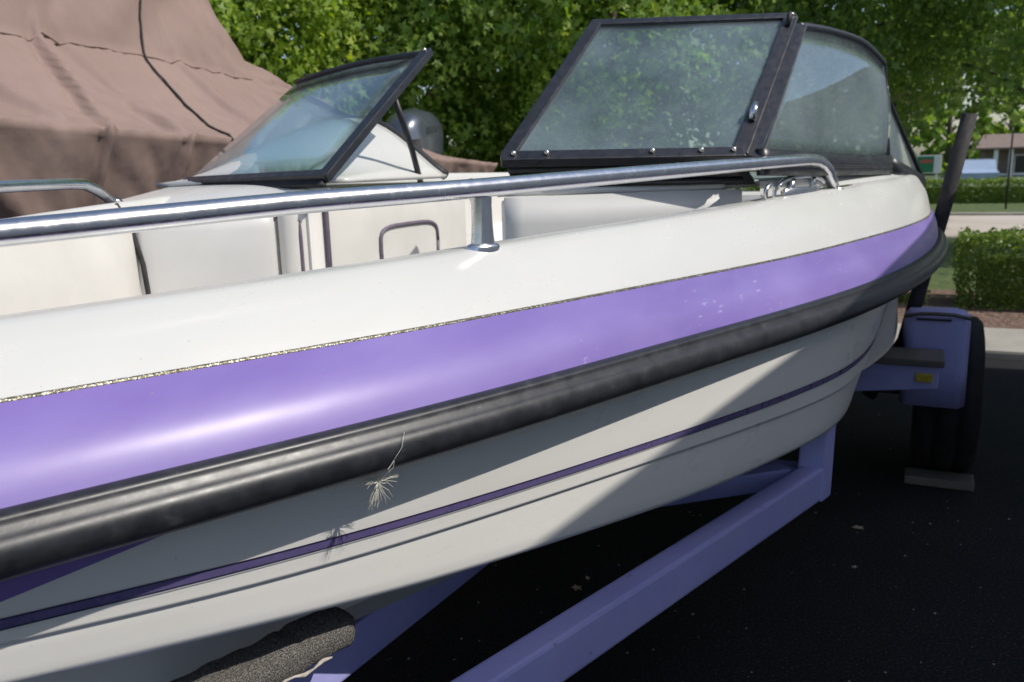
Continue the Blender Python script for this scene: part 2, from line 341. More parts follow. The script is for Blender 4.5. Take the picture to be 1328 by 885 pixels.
def white_prof_port(s):
    k = K(s); zc = ZC(s); out = white_prof(s)[:8]
    if s > 2.6: return white_prof(s)
    return out + [(.226 * k, zc + .0035), (.240 * k, zc + .0045), (.262 * k, zc + .0035), (.290 * k, zc + .001), (.306 * k, zc - .003), (.316 * k, zc - .012), (.322 * k, zc - .04)]
def rail_prof(s):
    P = [(.038, 1.0185), (.029, 1.019), (.021, 1.0165), (.0175, 1.0125), (.0175, 1.0100), (.0148, 1.0078)]
    for q in range(11):
        a = radians(66 - 154 * q / 10); P.append((.0225 - .0235 * cos(a), .982 + .0235 * sin(a)))
    P += [(.030, .9585), (.042, .9585)]
    return P
def hull_prof(s):
    f = SL(s); zs, zk, zh, kz = ZS(s), ZK(s), ZH(s), ZKEEL(s); b = B(s)
    t0, i1, i2, i3 = INS(s)
    P = [(.034, .968), (t0 - .008, .965), (t0, .957)]
    for q in range(1, 6):                        # gently concave flare
        t = q / 6; P.append((t0 + (i1 - t0) * t, .958 + (zs - .958) * t))
    P += [(i1, zs), (i1 + (i2 - i1) * .93, zk + .0035), (i2 - .0005, zk + .0008), (i2 + .0045, zk - .0012), (i2 + .005, zk - .006)]
    for q in range(1, 4):
        t = q / 4; P.append((i2 + .005 + (i3 - .003 - i2 - .005) * t, zk - .006 + (zh + .008 - zk + .006) * t))
    P += [(i3 - .003, zh + .008), (i3, zh)]
    yb = max(b - i3, 0)
    P += [(i3 + .012 * min(1, yb * 8), zh - .003)]
    for fr, dz in ((.06, -.006), (.25, -.002), (.48, .006), (.52, -.008), (.75, 0), (1, 0)):
        yy = (yb - .012) * (1 - fr); P.append((b - max(yy, 0), zh - .003 + (kz - zh + .003) * fr + dz))
    return P
for sd, w_ in ((-1, 'port'), (1, 'starboard')):
    strip('hull_side', hull_prof, 'white_gel' if 0 else 'cream_gel', sd)
    strip('purple_band', purple_prof, 'purple_gel', sd, s1=9)
    strip('gunwale', white_prof_port if sd < 0 else white_prof, 'white_gel', sd)
    strip('rub_rail', rail_prof, 'rail_rubber', sd)
    strip('glitter_tape', lambda s: [(.12 * K(s) - .0025, 1.0938), (.12 * K(s) - .0026, 1.0958), (.12 * K(s) - .0016, 1.0978), (.12 * K(s) + .0008, 1.0993)], 'gold_tape', sd)
    def sp(s, d, o=.0018):
        z = ZS(s) - d; f = SL(s); t = d / max(ZS(s) - ZK(s), .01); t0, i1, i2, i3 = INS(s); return (i1 + (i2 - i1) * t - o, z)
    strip('purple_stripe', lambda s: [sp(s, .0), sp(s, .011)], 'purple_stripe', sd, s0=.0)
    strip('stripe_edge', lambda s: [sp(s, -.0012, .0026), sp(s, .0004, .0026)], 'navy_line', sd, s0=.0)
    strip('stripe_edge', lambda s: [sp(s, .0106, .0026), sp(s, .0122, .0026)], 'navy_line', sd, s0=.0)
# a lick of purple on the bow flank just under the rail
for sd in (-1, 1):
    rows = []
    for i in range(20):
        s = .1 + .483 * i / 19; h = .018 + .17 * (.585 - s); f = SL(s)
        rows.append([(lambda t: side(s, INS(s)[0] + (INS(s)[1] - INS(s)[0]) * t - .0022, .958 - t * (.958 - ZS(s)), sd))(q / 5 * h / max(.958 - ZS(s), .02)) for q in range(6)])
    grid('bow_flash', rows, 'purple_gel', boat, True, flip=(sd > 0))
# transom
tv = [side(5.2, i, z, -1) for i, z in purple_prof(5.2)[::-1] + hull_prof(5.2)]; tv2 = [side(5.2, i, z, 1) for i, z in (purple_prof(5.2)[::-1] + hull_prof(5.2))[::-1]]
mk('transom', tv + tv2[1:], [tuple(range(len(tv) + len(tv2) - 1))], 'white_gel', boat)
# ---- cockpit: floor, liner
rows = []
for i in range(40):
    s = .12 + (5.1 - .12) * i / 39; yb = max(B(s) - .29 * K(s), .01); rows.append([Vector((s, -yb, .63)), Vector((s, 0, .63)), Vector((s, yb, .63))])
grid('cockpit_floor', rows, 'grey_vinyl', boat, False, flip=True)
def liner_prof(s): k = K(s); zc = ZC(s); return [(.2905 * k, zc - .095), (.296 * k, zc - .2), (.30 * k, .63)]
strip('cockpit_liner', lambda s: [(i + (.034 if s <= 2.6 else 0), z + (.06 if q == 0 else 0)) for q, (i, z) in enumerate(liner_prof(s))], 'cream_vinyl', -1, .1, 5.1); strip('cockpit_liner', liner_prof, 'cream_vinyl', 1, .1, 5.1)
# starboard bow cushion (cream) up to the dark seam
def cush(s0, s1, n, z0, z1f, bulge, ins, mat, name):
    rows = []
    for i in range(n + 1):
        s = s0 + (s1 - s0) * i / n; e = min(1, min(i, n - i) / 2.0); r = []
        zt = z1f(s)
        for q in range(9):
            t = q / 8; r.append(Vector((s, B(s) - ins * K(s) - bulge * e * sin(pi * t) ** .6, z0 + (zt - z0) * t)))
        rows.append(r)
    return grid(name, rows, mat, boat, True)
cush(.25, 1.405, 24, .72, lambda s: ZC(s) + .035, .035, .295, 'cream_vinyl', 'bow_cushion')
cush(-0.0 + .2, .24, 2, .72, lambda s: ZC(s) + .03, .03, .295, 'cream_vinyl', 'bow_cushion')
# starboard forward bulkhead / seat back (grey), from the hull side to the walk-through
def panel(name, A, Bp, z0, z1, mat, bulge=.012, nx=14, nz=10, thick=.02, zt=None, rake=0.0):
    A = Vector(A); Bp = Vector(Bp); d = Bp - A; nrm = Vector((d.y, -d.x)).normalized(); rows = []
    if nrm.x > 0: nrm = -nrm
    for i in range(nx + 1):
        u_ = i / nx; p = A + d * u_; top = z1 if zt is None else zt(u_); r = []
        for q in range(nz + 1):
            v_ = q / nz; e = (min(u_, 1 - u_) * 8, min(v_, 1 - v_) * 8); k = min(1, e[0]) * min(1, e[1]); k = sqrt(max(k, 0))
            z = z0 + (top - z0) * v_; r.append(Vector((p.x + nrm.x * bulge * k + rake * (z - z0), p.y + nrm.y * bulge * k, z)))
        rows.append(r)
    o = grid(name, rows, mat, boat, True)
    md = o.modifiers.new('thickness', 'SOLIDIFY'); md.thickness = thick; md.offset = 0
    return o
panel('seat_back', (1.412, .55), (1.66, .335), .63, 1.225, 'grey_vinyl', .012, zt=lambda u: 1.235 - .01 * u)
tube('seam_piping', [(1.425, .525, .70), (1.420, .52, .95), (1.412, .525, 1.10), (1.400, .535, 1.18), (1.388, .55, 1.225), (1.385, .56, 1.243)], .006, 'cord_black', boat, 8)
# console front coaming over the seat back
def quadgrid(name, c, mat, n=8, parent=None, bow=0, solid=0):
    a, b_, c_, d = [Vector(p) for p in c]; rows = []
    for i in range(n + 1):
        u_ = i / n; p = a.lerp(b_, u_); q = d.lerp(c_, u_); rows.append([p.lerp(q, j / n) + Vector((0, 0, bow * sin(pi * u_) * sin(pi * j / n))) for j in range(n + 1)])
    return grid(name, rows, mat, parent or boat, True, solid=solid)
quadgrid('console_coaming', [(1.50, .78, 1.232), (1.655, .32, 1.225), (1.76, .24, 1.285), (1.80, .84, 1.272)], 'white_gel', 8, bow=.008)
# padded pillar with piping arch, and walk-through side panel with pocket
rows = []
for i in range(13):
    a = pi * i / 12; rows.append((cos(a), sin(a)))
pil = []
for z in np.linspace(.63, 1.19, 12): pil.append([Vector((1.665 + .012, .335 - .0, z)), Vector((1.650, .318, z)), Vector((1.652, .295, z)), Vector((1.668, .275, z)), Vector((1.695, .268, z))])
for a in np.linspace(.2, pi / 2, 6):
    zz = 1.19 + .045 * sin(a); c = cos(a); m_ = Vector((1.672, .30, zz)); pil.append([m_ + (p - Vector((1.672, .30, p.z))) * max(c, .02) for p in pil[11]])
grid('corner_pad', pil, 'cream_vinyl', boat, True, flip=True)
arch = [(1.655, .335, .66), (1.655, .335, 1.15)] + [(1.650 + .014 * (1 - cos(a)), .305 + .03 * cos(a), 1.17 + .045 * sin(a)) for a in np.linspace(0.1, pi - .1, 10)] + [(1.676, .272, 1.15), (1.676, .272, .66)]
tube('pad_piping', arch, .005, 'piping', boat, 8)
def sidepan(name, s0, s1, y, z0, z1, mat, bul, sgn=-1):
    rows = []
    for i in range(17):
        u_ = i / 16; r = []
        for q in range(13):
            v_ = q / 12; k = sqrt(min(1, min(u_, 1 - u_) * 10) * min(1, min(v_, 1 - v_) * 10)); r.append(Vector((s0 + (s1 - s0) * u_, y + sgn * bul * k, z0 + (z1 - z0) * v_)))
        rows.append(r)
    return grid(name, rows, mat, boat, True, flip=(sgn < 0))
box('console_core', 1.70, 2.62, .262, .80, .63, 1.262, 'cream_gel', boat, .012)
sidepan('walkway_panel', 1.76, 2.50, .258, .66, 1.255, 'cream_vinyl', .014)
tube('panel_piping', [(1.758, .252, .66), (1.758, .252, 1.22), (1.768, .25, 1.245), (1.80, .25, 1.258)], .006, 'piping', boat, 8)
# pocket: recessed rounded opening
pk = []
for i in range(28):
    a = 2 * pi * i / 28; ca, sa = cos(a), sin(a); e = .45
    pk.append((2.13 + .155 * (abs(ca) ** e) * (1 if ca > 0 else -1), 1.085 + .062 * (abs(sa) ** e) * (1 if sa > 0 else -1)))
tube('pocket_rim', [(x, .241, z) for x, z in pk] + [(pk[0][0], .241, pk[0][1])], .006, 'piping', boat, 8)
mk('pocket_panel', [(x, .2425, z) for x, z in pk], [tuple(range(28))], 'cream_vinyl', boat)
tube('walkway_edge', curve_pts([(2.52, .245, 1.262), (2.58, .245, 1.18), (2.61, .245, 1.08), (2.63, .245, .9)], 6), .009, 'seal_rubber', boat, 8)
# starboard dash cowl with black trimmed edge
rows = []; edge = []
for i in range(17):
    u_ = i / 16; a = pi * u_; r = []
    for q in range(13):
        v_ = q / 12; sx = 1.80 + .52 * v_ ** 1.0 + .16 * (1 - abs(2 * u_ - 1) ** 2) * 0; ht = (.185 * sin(a) ** 1.15) * (sin(v_ * pi / 2) ** .8)
        yy = .225 + .66 * u_; r.append(Vector((sx, yy, 1.272 + ht)))
    rows.append(r); edge.append(r[-1])
grid('dash_cowl', rows, 'white_gel', boat, True, flip=True, solid=.012)
tube('cowl_trim', [p + Vector((.004, 0, .008)) for p in edge], .0155, 'seal_rubber', boat, 10)
# ---- port console: grey front, white ledge
panel('console_front', (1.695, -.285), (2.005, -.735), .63, 1.235, 'grey_vinyl', .006)
quadgrid('console_top', [(1.69, -.27, 1.236), (1.98, -.70, 1.236), (3.0, -.99, 1.245), (3.0, -.27, 1.245)], 'white_gel', 12, solid=.015)
box('console_side', 1.72, 2.62, -.295, -.262, .63, 1.228, 'cream_gel', boat, .008)
for sd in (-1, 1):   # bench and engine hatch far aft
    box('rear_seat', 4.3, 4.75, sd * .55 - .38, sd * .55 + .38, .63, .98, 'cream_vinyl', boat, .03)
box('engine_hatch', 4.35, 5.12, -.165, .165, .63, 1.0, 'cream_vinyl', boat, .03)
box('sun_pad', 4.78, 5.16, -.95, .95, .95, 1.12, 'cream_vinyl', boat, .03)

# ---- windshield
def bar(name, A, Bp, wid, dep, mat, parent, nrm, bev=.003):
    A, Bp = Vector(A), Vector(Bp); t = (Bp - A).normalized(); nrm = Vector(nrm); nrm = (nrm - t * nrm.dot(t)).normalized(); side_ = t.cross(nrm).normalized() * wid / 2; d = nrm * dep / 2
    return hexa(name, [A - side_ - d, A + side_ - d, A + side_ + d, A - side_ + d, Bp - side_ - d, Bp + side_ - d, Bp + side_ + d, Bp - side_ + d], mat, parent, bev)
def ball(name, p, r, mat, parent, sq=1.0):
    bm = bmesh.new(); bmesh.ops.create_uvsphere(bm, u_segments=10, v_segments=7, radius=r); bmesh.ops.translate(bm, verts=bm.verts, vec=p); return frombm(name, bm, mat, parent, True)
def pane(name, c, parent, mat='tinted_glass', th=.005):
    n_ = (Vector(c[1]) - Vector(c[0])).cross(Vector(c[3]) - Vector(c[0])).normalized() * th / 2; c = [Vector(p) for p in c]
    return hexa(name, [p - n_ for p in c] + [p + n_ for p in c], mat, parent, 0)
# port front panel (walk-through pane folded against it)
PBL, PBR, PTL, PTR = Vector((1.70, -.290, 1.317)), Vector((1.95, -.742, 1.312)), Vector((2.20, -.318, 1.655)), Vector((2.45, -.77, 1.662))
nP = (PBR - PBL).cross(PTL - PBL).normalized(); nP = nP if nP.x < 0 else -nP
pf = bar('windshield_panel', PBL - (PBR - PBL).normalized() * .012, PBR + (PBR - PBL).normalized() * .01, .032, .022, 'black_frame', boat, nP)
bar('frame_bar', PTL - (PTR - PTL).normalized() * .012, PTR + (PTR - PTL).normalized() * .014, .026, .022, 'black_frame', pf, nP)
bar('frame_bar', PBL, PTL, .030, .021, 'black_frame', pf, nP)
bar('frame_bar', PBR, PTR, .036, .021, 'black_frame', pf, nP)
pane('glass', [PBL, PBR, PTR, PTL], pf)
off = Vector((.028, -.008, -.006))
side_post = bar('side_post', PBR + off + Vector((0, -.018, -.012)), PTR + off + Vector((-.002, -.010, -.02)), .036, .034, 'black_frame', boat, nP)
for t_, m_ in ((.03, 0), (.17, 0), (.62, 0), (.83, 0), (.97, 0)):
    p = PBL.lerp(PBR, t_) + nP * .013 + Vector((0, 0, .002)); ball('screw', p, .0062, 'brass_screw', pf)
pm = PBR.lerp(PTR, .19) + nP * .014; tube('latch', [pm, pm + nP * .012 + Vector((.01, 0, .014)), pm + nP * .010 + Vector((.03, 0, .03))], [.008, .009, .006], 'chrome', pf, 8)
pm = PBR.lerp(PTR, .9) + nP * .012; tube('latch', [pm, pm + nP * .01 + Vector((.01, 0, .018)), pm + nP * .006 + Vector((.025, 0, .03))], [.006, .007, .005], 'seal_rubber', pf, 8)
tube('corner_rivet', [PTR + nP * .012, PTR + nP * .016], .006, 'brass_screw', pf, 8)
# black folded seal under the panel
quadgrid('windshield_seal', [PBL + Vector((.005, .0, -.014)), PBR + Vector((.005, 0, -.014)), Vector((2.03, -.765, 1.245)), Vector((1.735, -.295, 1.248))], 'seal_rubber', 6, solid=.02)
for k in range(3):
    tube('seal_fold', [PBL + Vector((.01 + .005 * k, .0, -.024 - .016 * k)), PBR + Vector((.02 + .01 * k, 0, -.024 - .016 * k))], .008, 'seal_rubber', boat, 8)
# port side pane, curved
bot = curve_pts([(1.98, -.775, 1.312), (2.31, -.855, 1.302), (2.68, -.935, 1.294), (3.0, -1.0, 1.288)], 6)
top = curve_pts([(2.475, -.785, 1.638), (2.63, -.845, 1.640), (2.83, -.92, 1.625), (3.0, -.975, 1.575)], 6)
sg = grid('side_glass', [[Vector(p).lerp(Vector(q), j / 6) + Vector((0, -.012 * sin(pi * j / 6), 0)) for j in range(7)] for p, q in zip(bot, top)], 'side_glass', boat, True, solid=.005)
tube('top_trim', [Vector(p) + Vector((0, 0, .006)) for p in top], .012, 'black_frame', boat, 8)
def ribbon(name, P, h, th, mat, parent):
    rows = [[Vector(p) + Vector((0, -th, 0)), Vector(p) + Vector((0, -th * 1.2, -h * .45)), Vector(p) + Vector((0, -th * 1.6, -h))] for p in P]
    o = grid(name, rows, mat, parent, True); md = o.modifiers.new('thickness', 'SOLIDIFY'); md.thickness = .02; md.offset = 0; return o
ribbon('base_trim', [Vector(p) + Vector((0, 0, .012)) for p in bot], .058, .006, 'black_frame', boat)
tube('base_bead', [Vector(p) + Vector((0, -.016, -.022)) for p in bot], .005, 'black_frame', boat, 8)
bar('rear_post', bot[-1] + Vector((0, -.004, -.03)), top[-1], .026, .02, 'black_frame', boat, (0, -1, 0))
rows = []
for i in range(20):
    s = 2.02 + 1.5 * i / 19; q = side(s, .252 * K(s), ZC(s) + .009, -1); yb_ = float(np.interp(s, [1.98, 2.31, 2.68, 3.0, 3.5], [-.775, -.855, -.935, -1.0, -1.09])); e = Vector((s, yb_ + .012, max(1.256, ZC(s) + .02) if s < 3 else 1.256 - .04 * (s - 3) / .5))
    rows.append([q.lerp(e, j / 4) + Vector((0, 0, .006 * sin(pi * j / 4))) for j in range(5)] + [e + Vector((0, .05, 0))])
grid('side_deck', rows, 'white_gel', boat, True)
# aft triangular pane
T1, T2, T3 = Vector((3.03, -.985, 1.49)), Vector((3.03, -1.007, 1.262)), Vector((3.50, -1.098, 1.225))
tg = mk('quarter_glass', [T1, T2, T3, T1 + Vector((0, .005, 0)), T2 + Vector((0, .005, 0)), T3 + Vector((0, .005, 0))], [(0, 1, 2), (5, 4, 3), (0, 3, 4, 1), (1, 4, 5, 2), (2, 5, 3, 0)], 'side_glass', boat)
tube('quarter_trim', [T1 + Vector((-.03, 0, .02)), T1, T3], .010, 'black_frame', boat, 8)
ribbon('quarter_base', [T2.lerp(T3, q / 4) + Vector((0, 0, .03 * (1 - q / 4))) for q in range(5)], .05, .004, 'black_frame', boat)
# starboard front panel and wrap-round side
SBR, SBL, STR, STL = Vector((1.70, .201, 1.292)), Vector((1.83, .80, 1.283)), Vector((2.20, .20, 1.626)), Vector((2.36, .80, 1.60))
nS = (SBR - SBL).cross(STL - SBL).normalized(); nS = nS if nS.x < 0 else -nS
stb = [SBR.lerp(SBL, q / 6) for q in range(7)] + [Vector((1.95, .90, 1.283)), Vector((2.2, .97, 1.283)), Vector((2.9, 1.04, 1.285))]
stt = [STR.lerp(STL, q / 6) + Vector((0, 0, .012 * sin(pi * q / 6))) for q in range(7)] + [Vector((2.43, .86, 1.585)), Vector((2.55, .91, 1.565)), Vector((2.95, .99, 1.50))]
sw = grid('windshield_panel', [[p.lerp(q, j / 5) for j in range(6)] for p, q in zip(stb, stt)], 'tinted_glass', boat, True, solid=.005)
tube('frame_bar', stt, .011, 'black_frame', sw, 8)
bar('frame_bar', SBR + (SBR - SBL).normalized() * .012, SBL, .028, .024, 'black_frame', sw, nS)
tube('frame_bar', stb[6:], .012, 'black_frame', sw, 8)
bar('frame_bar', SBR - (STR - SBR).normalized() * .012, STR + (STR - SBR).normalized() * .012, .034, .022, 'black_frame', sw, nS)
ball('screw', STR + nS * .012, .006, 'brass_screw', sw)
tube('support_strut', [SBR.lerp(STR, .62) + Vector((.012, .002, 0)), Vector((2.12, .215, 1.36)), Vector((2.20, .24, 1.262))], .009, 'black_frame', boat, 8)
quadgrid('sill_trim', [SBR + Vector((0, .0, -.012)), SBL + Vector((0, 0, -.012)), SBL + Vector((-.012, .02, -.028)), SBR + Vector((-.012, -.01, -.028))], 'seal_rubber', 4, solid=.014)

# ---- bow rails
pr = [(-.10, -.01, 1.235), (.05, -.06, 1.237), (.2, -.12, 1.24), (.36, -.185, 1.243), (.56, -.27, 1.249), (.70, -.336, 1.256), (.88, -.41, 1.264), (1.115, -.505, 1.2698), (1.455, -.625, 1.2795), (2.01, -.80, 1.293), (2.22, -.855, 1.2965)]
path = curve_pts(pr, 6) + [Vector((2.28, -.868, 1.294)), Vector((2.335, -.878, 1.286)), Vector((2.375, -.886, 1.272)), Vector((2.41, -.892, 1.250)), Vector((2.455, -.90, 1.205))]
br = tube('bow_rail', path, .0145, 'chrome', boat, 20)
tube('rail_foot', [(2.449, -.899, 1.208), (2.452, -.8995, 1.217)], .024, 'chrome', br, 16)
# stanchion: flattened post with mitred top and round foot
sx, sy = 1.155, -.512
rows = []
for z, a_, b_ in ((1.176, .020, .012), (1.200, .0165, .011), (1.222, .0150, .0105), (1.245, .0145, .0105), (1.262, .015, .011)):
    rows.append([Vector((sx + a_ * cos(q) * .94 + b_ * sin(q) * .35 * 0, sy + b_ * 1.25 * sin(q) - .34 * a_ * cos(q), z)) for q in [2 * pi * i / 16 for i in range(16)]])
grid('stanchion', rows, 'chrome', br, True, closed=True)
rows = []
for z, r in ((1.172, .026), (1.1815, .026), (1.185, .0235), (1.187, .018)): rows.append([Vector((sx + r * 1.05 * cos(q), sy + r * .72 * sin(q) - .34 * r * cos(q), z + .02 * (r * .72 * sin(q)))) for q in [2 * pi * i / 20 for i in range(20)]])
grid('rail_foot', rows, 'chrome', br, True, closed=True)
# starboard rail
path = curve_pts([(-.12, .06, 1.285), (.3, .22, 1.285), (.8, .40, 1.287), (1.05, .50, 1.291), (1.30, .596, 1.292)], 6) + [Vector((1.35, .615, 1.290)), Vector((1.40, .637, 1.276)), Vector((1.50, .70, 1.236))]
rs = tube('bow_rail', path, .0125, 'chrome', boat, 14)
tube('rail_foot', [(1.495, .697, 1.233), (1.503, .702, 1.241)], .02, 'chrome', rs, 14)
# cleat and eye near the port rail end
cl = tube('cleat', curve_pts([(2.10, -.806, 1.236), (2.13, -.812, 1.249), (2.20, -.828, 1.256), (2.30, -.852, 1.256), (2.37, -.868, 1.247), (2.40, -.875, 1.236)], 4), .0065, 'chrome', boat, 10)
tube('cleat_foot', [(2.17, -.822, 1.216), (2.18, -.825, 1.252)], .009, 'chrome', cl, 10); tube('cleat_foot', [(2.32, -.858, 1.216), (2.31, -.856, 1.252)], .009, 'chrome', cl, 10)
rows = [[Vector((2.25 + .12 * r * cos(q), -.84 - .028 * r * cos(q) + .02 * r * sin(q), z)) for q in [2 * pi * i / 20 for i in range(20)]] for z, r in ((1.215, 1.0), (1.2285, 1.0), (1.231, .9), (1.231, .02))]
grid('cleat_plate', rows, 'chrome', cl, True, closed=True)
tube('tie_loop', curve_pts([(1.995, -.795, 1.212), (1.99, -.795, 1.232), (2.01, -.80, 1.243), (2.035, -.806, 1.235), (2.035, -.806, 1.214)], 4), .005, 'chrome', boat, 8)

# ================================================================== FRAYED THREAD on the rub rail
rng = random.Random(5)
th = empty('frayed_thread', b2w(.772, -(BB(.772) - .028), .946)); tag(th, 'frayed pale thread tuft snagged on the black rub rail', 'thread')
def W(p): return Vector(p)
rx = NX * .0 + Vector((cos(radians(50)), sin(radians(50)) * -1, 0)) * 0
tx = (b2w(.80, -BB(.80), 0) - b2w(.70, -BB(.70), 0)).normalized(); ox = Vector((tx.y, -tx.x, 0)).normalized()
def tp(u_, v_, o_=0.0): return tx * u_ + Vector((0, 0, v_)) + ox * o_
Vv, Ff = [], []
for i in range(80):
    a = rng.choice([rng.uniform(2.3, 3.1), rng.uniform(4.0, 4.6), rng.uniform(-.4, .5), rng.uniform(1.3, 1.9), rng.uniform(2.4, 3.0), rng.uniform(3.9, 5.6)])
    L = rng.uniform(.014, .032); o_ = rng.uniform(-.006, .006); P = [tp(0, 0, .004)]
    for k in (1, 2, 3): P.append(tp(cos(a) * L * k / 3 + rng.uniform(-.002, .002), sin(a) * L * k / 3 - .001 * k * k * .5 + rng.uniform(-.002, .002), .004 + o_ * k / 3))
    v, f = tube_geo(P, [.0004, .00035, .0003, .00015], 4); n0 = len(Vv); Vv += v; Ff += [tuple(x + n0 for x in q) for q in f]
for (u0_, u1_) in ((-.002, .004), (.003, -.003)):
    P = [tp(0, 0, .004), tp(u0_ * 2, .008, .018), tp(.002 + u1_, .022, .029), tp(.006, .031, .0315)]
    v, f = tube_geo(P, .0006, 4); n0 = len(Vv); Vv += v; Ff += [tuple(x + n0 for x in q) for q in f]
mk('strands', Vv, Ff, 'thread_white', th)
tube('loose_end', [tp(.002, .027, .0305), tp(.010, .036, .0315), tp(.018, .044, .031), tp(.028, .058, .022)], .00022, 'thread_white', th, 5)

# ================================================================== TRAILER
tr = empty('boat_trailer', ORG, ROTZ); tag(tr, 'purple painted steel boat trailer carrying the white motor boat', 'trailer')
for sd in (-1, 1):
    A = Vector((2.09, sd * .915, .565)); E_ = Vector((-.75, sd * .024, .565))
    beam('tongue_beam', A, E_, .052, .082, 'trailer_paint', tr, .007)
    hexa('bunk_post', [(2.062, sd * .872, .481), (2.118, sd * .872, .481), (2.118, sd * .953, .481), (2.062, sd * .938, .481), (2.085, sd * .885, .70), (2.15, sd * .885, .71), (2.15, sd * .957, .715), (2.085, sd * .942, .705)], 'trailer_paint', tr, .005)
    beam('corner_brace', (2.06, sd * .85, .565), (1.66, sd * .34, .545), .05, .05, 'trailer_paint', tr, .005)
    beam('bunk_beam', (2.08, sd * .352, .555), (.52, sd * .352, .650), .05, .075, 'trailer_paint', tr, .005)
    beam('side_rail', (2.1, sd * .60, .55), (5.3, sd * .60, .55), .06, .10, 'trailer_paint', tr, .006)
    beam('long_bunk', (2.0, sd * .5, .60), (5.1, sd * .5, .57), .09, .04, 'carpet', tr, .008)
beam('cross_member', (2.1, -.9, .555), (2.1, .9, .555), .06, .07, 'trailer_paint', tr)
beam('cross_member', (3.3, -.66, .50), (3.3, .66, .50), .06, .07, 'trailer_paint', tr)
beam('cross_member', (4.8, -.66, .50), (4.8, .66, .50), .06, .07, 'trailer_paint', tr)
beam('coupler', (-.72, 0, .60), (-1.15, 0, .60), .07, .09, 'galvanised', tr, .01)
# carpeted short bunk at the bow, lumpy and split
for sd in (-1, 1):
    A = Vector((.615, sd * .345, .695)); E_ = Vector((.865, sd * .437, .706)); d = (E_ - A); h = Vector((d.x, d.y, 0)).normalized(); r_ = Vector((-h.y, h.x, 0)) * sd
    rows = []
    for i in range(33):
        u_ = i / 32; c = A.lerp(E_, u_); e = 1 - .75 * max(0, (u_ - .9) / .1) ** 2 - .25 * max(0, (.06 - u_) / .06) ** 2
        crack = exp(-((u_ - .66) / .012) ** 2) * .012 + exp(-((u_ - .55) / .015) ** 2) * .004
        ring = []
        for q in range(16):
            a = 2 * pi * q / 16; ca, sa = cos(a), sin(a)
            wx = .036 * abs(ca) ** .5 * (1 if ca > 0 else -1) * e; wz = .021 * abs(sa) ** .55 * (1 if sa > 0 else -1) * e
            nz = .004 * noise.noise(Vector((u_ * 9, ca * 1.5, sa * 1.5 + sd))); k = 1 - (crack * 14 if sa > -.3 else 0)
            ring.append(c + r_ * (wx * (1 + nz * 10)) * min(1, k + .3) + Vector((0, 0, wz * k + nz - .016 + (.003 if u_ > .66 else 0))))
        rows.append(ring)
    bk = grid('bow_bunk', rows, 'carpet', tr, True, closed=True)
    mk('bunk_end', rows[0], [tuple(range(16))], 'carpet', bk); mk('bunk_end', rows[-1], [tuple(range(16))[::-1]], 'carpet', bk)
    # strip of torn backing and bare wood along the lower edge
    Pw = [A.lerp(E_, u_) - r_ * -.0 + r_ * .033 + Vector((0, 0, -.033 - .004 * sin(u_ * 31))) for u_ in np.linspace(.12, .8, 14)]
    tube('torn_backing', Pw, [.0012 + .0022 * abs(sin(i * 1.7)) for i in range(14)], 'carpet_backing', tr, 6)
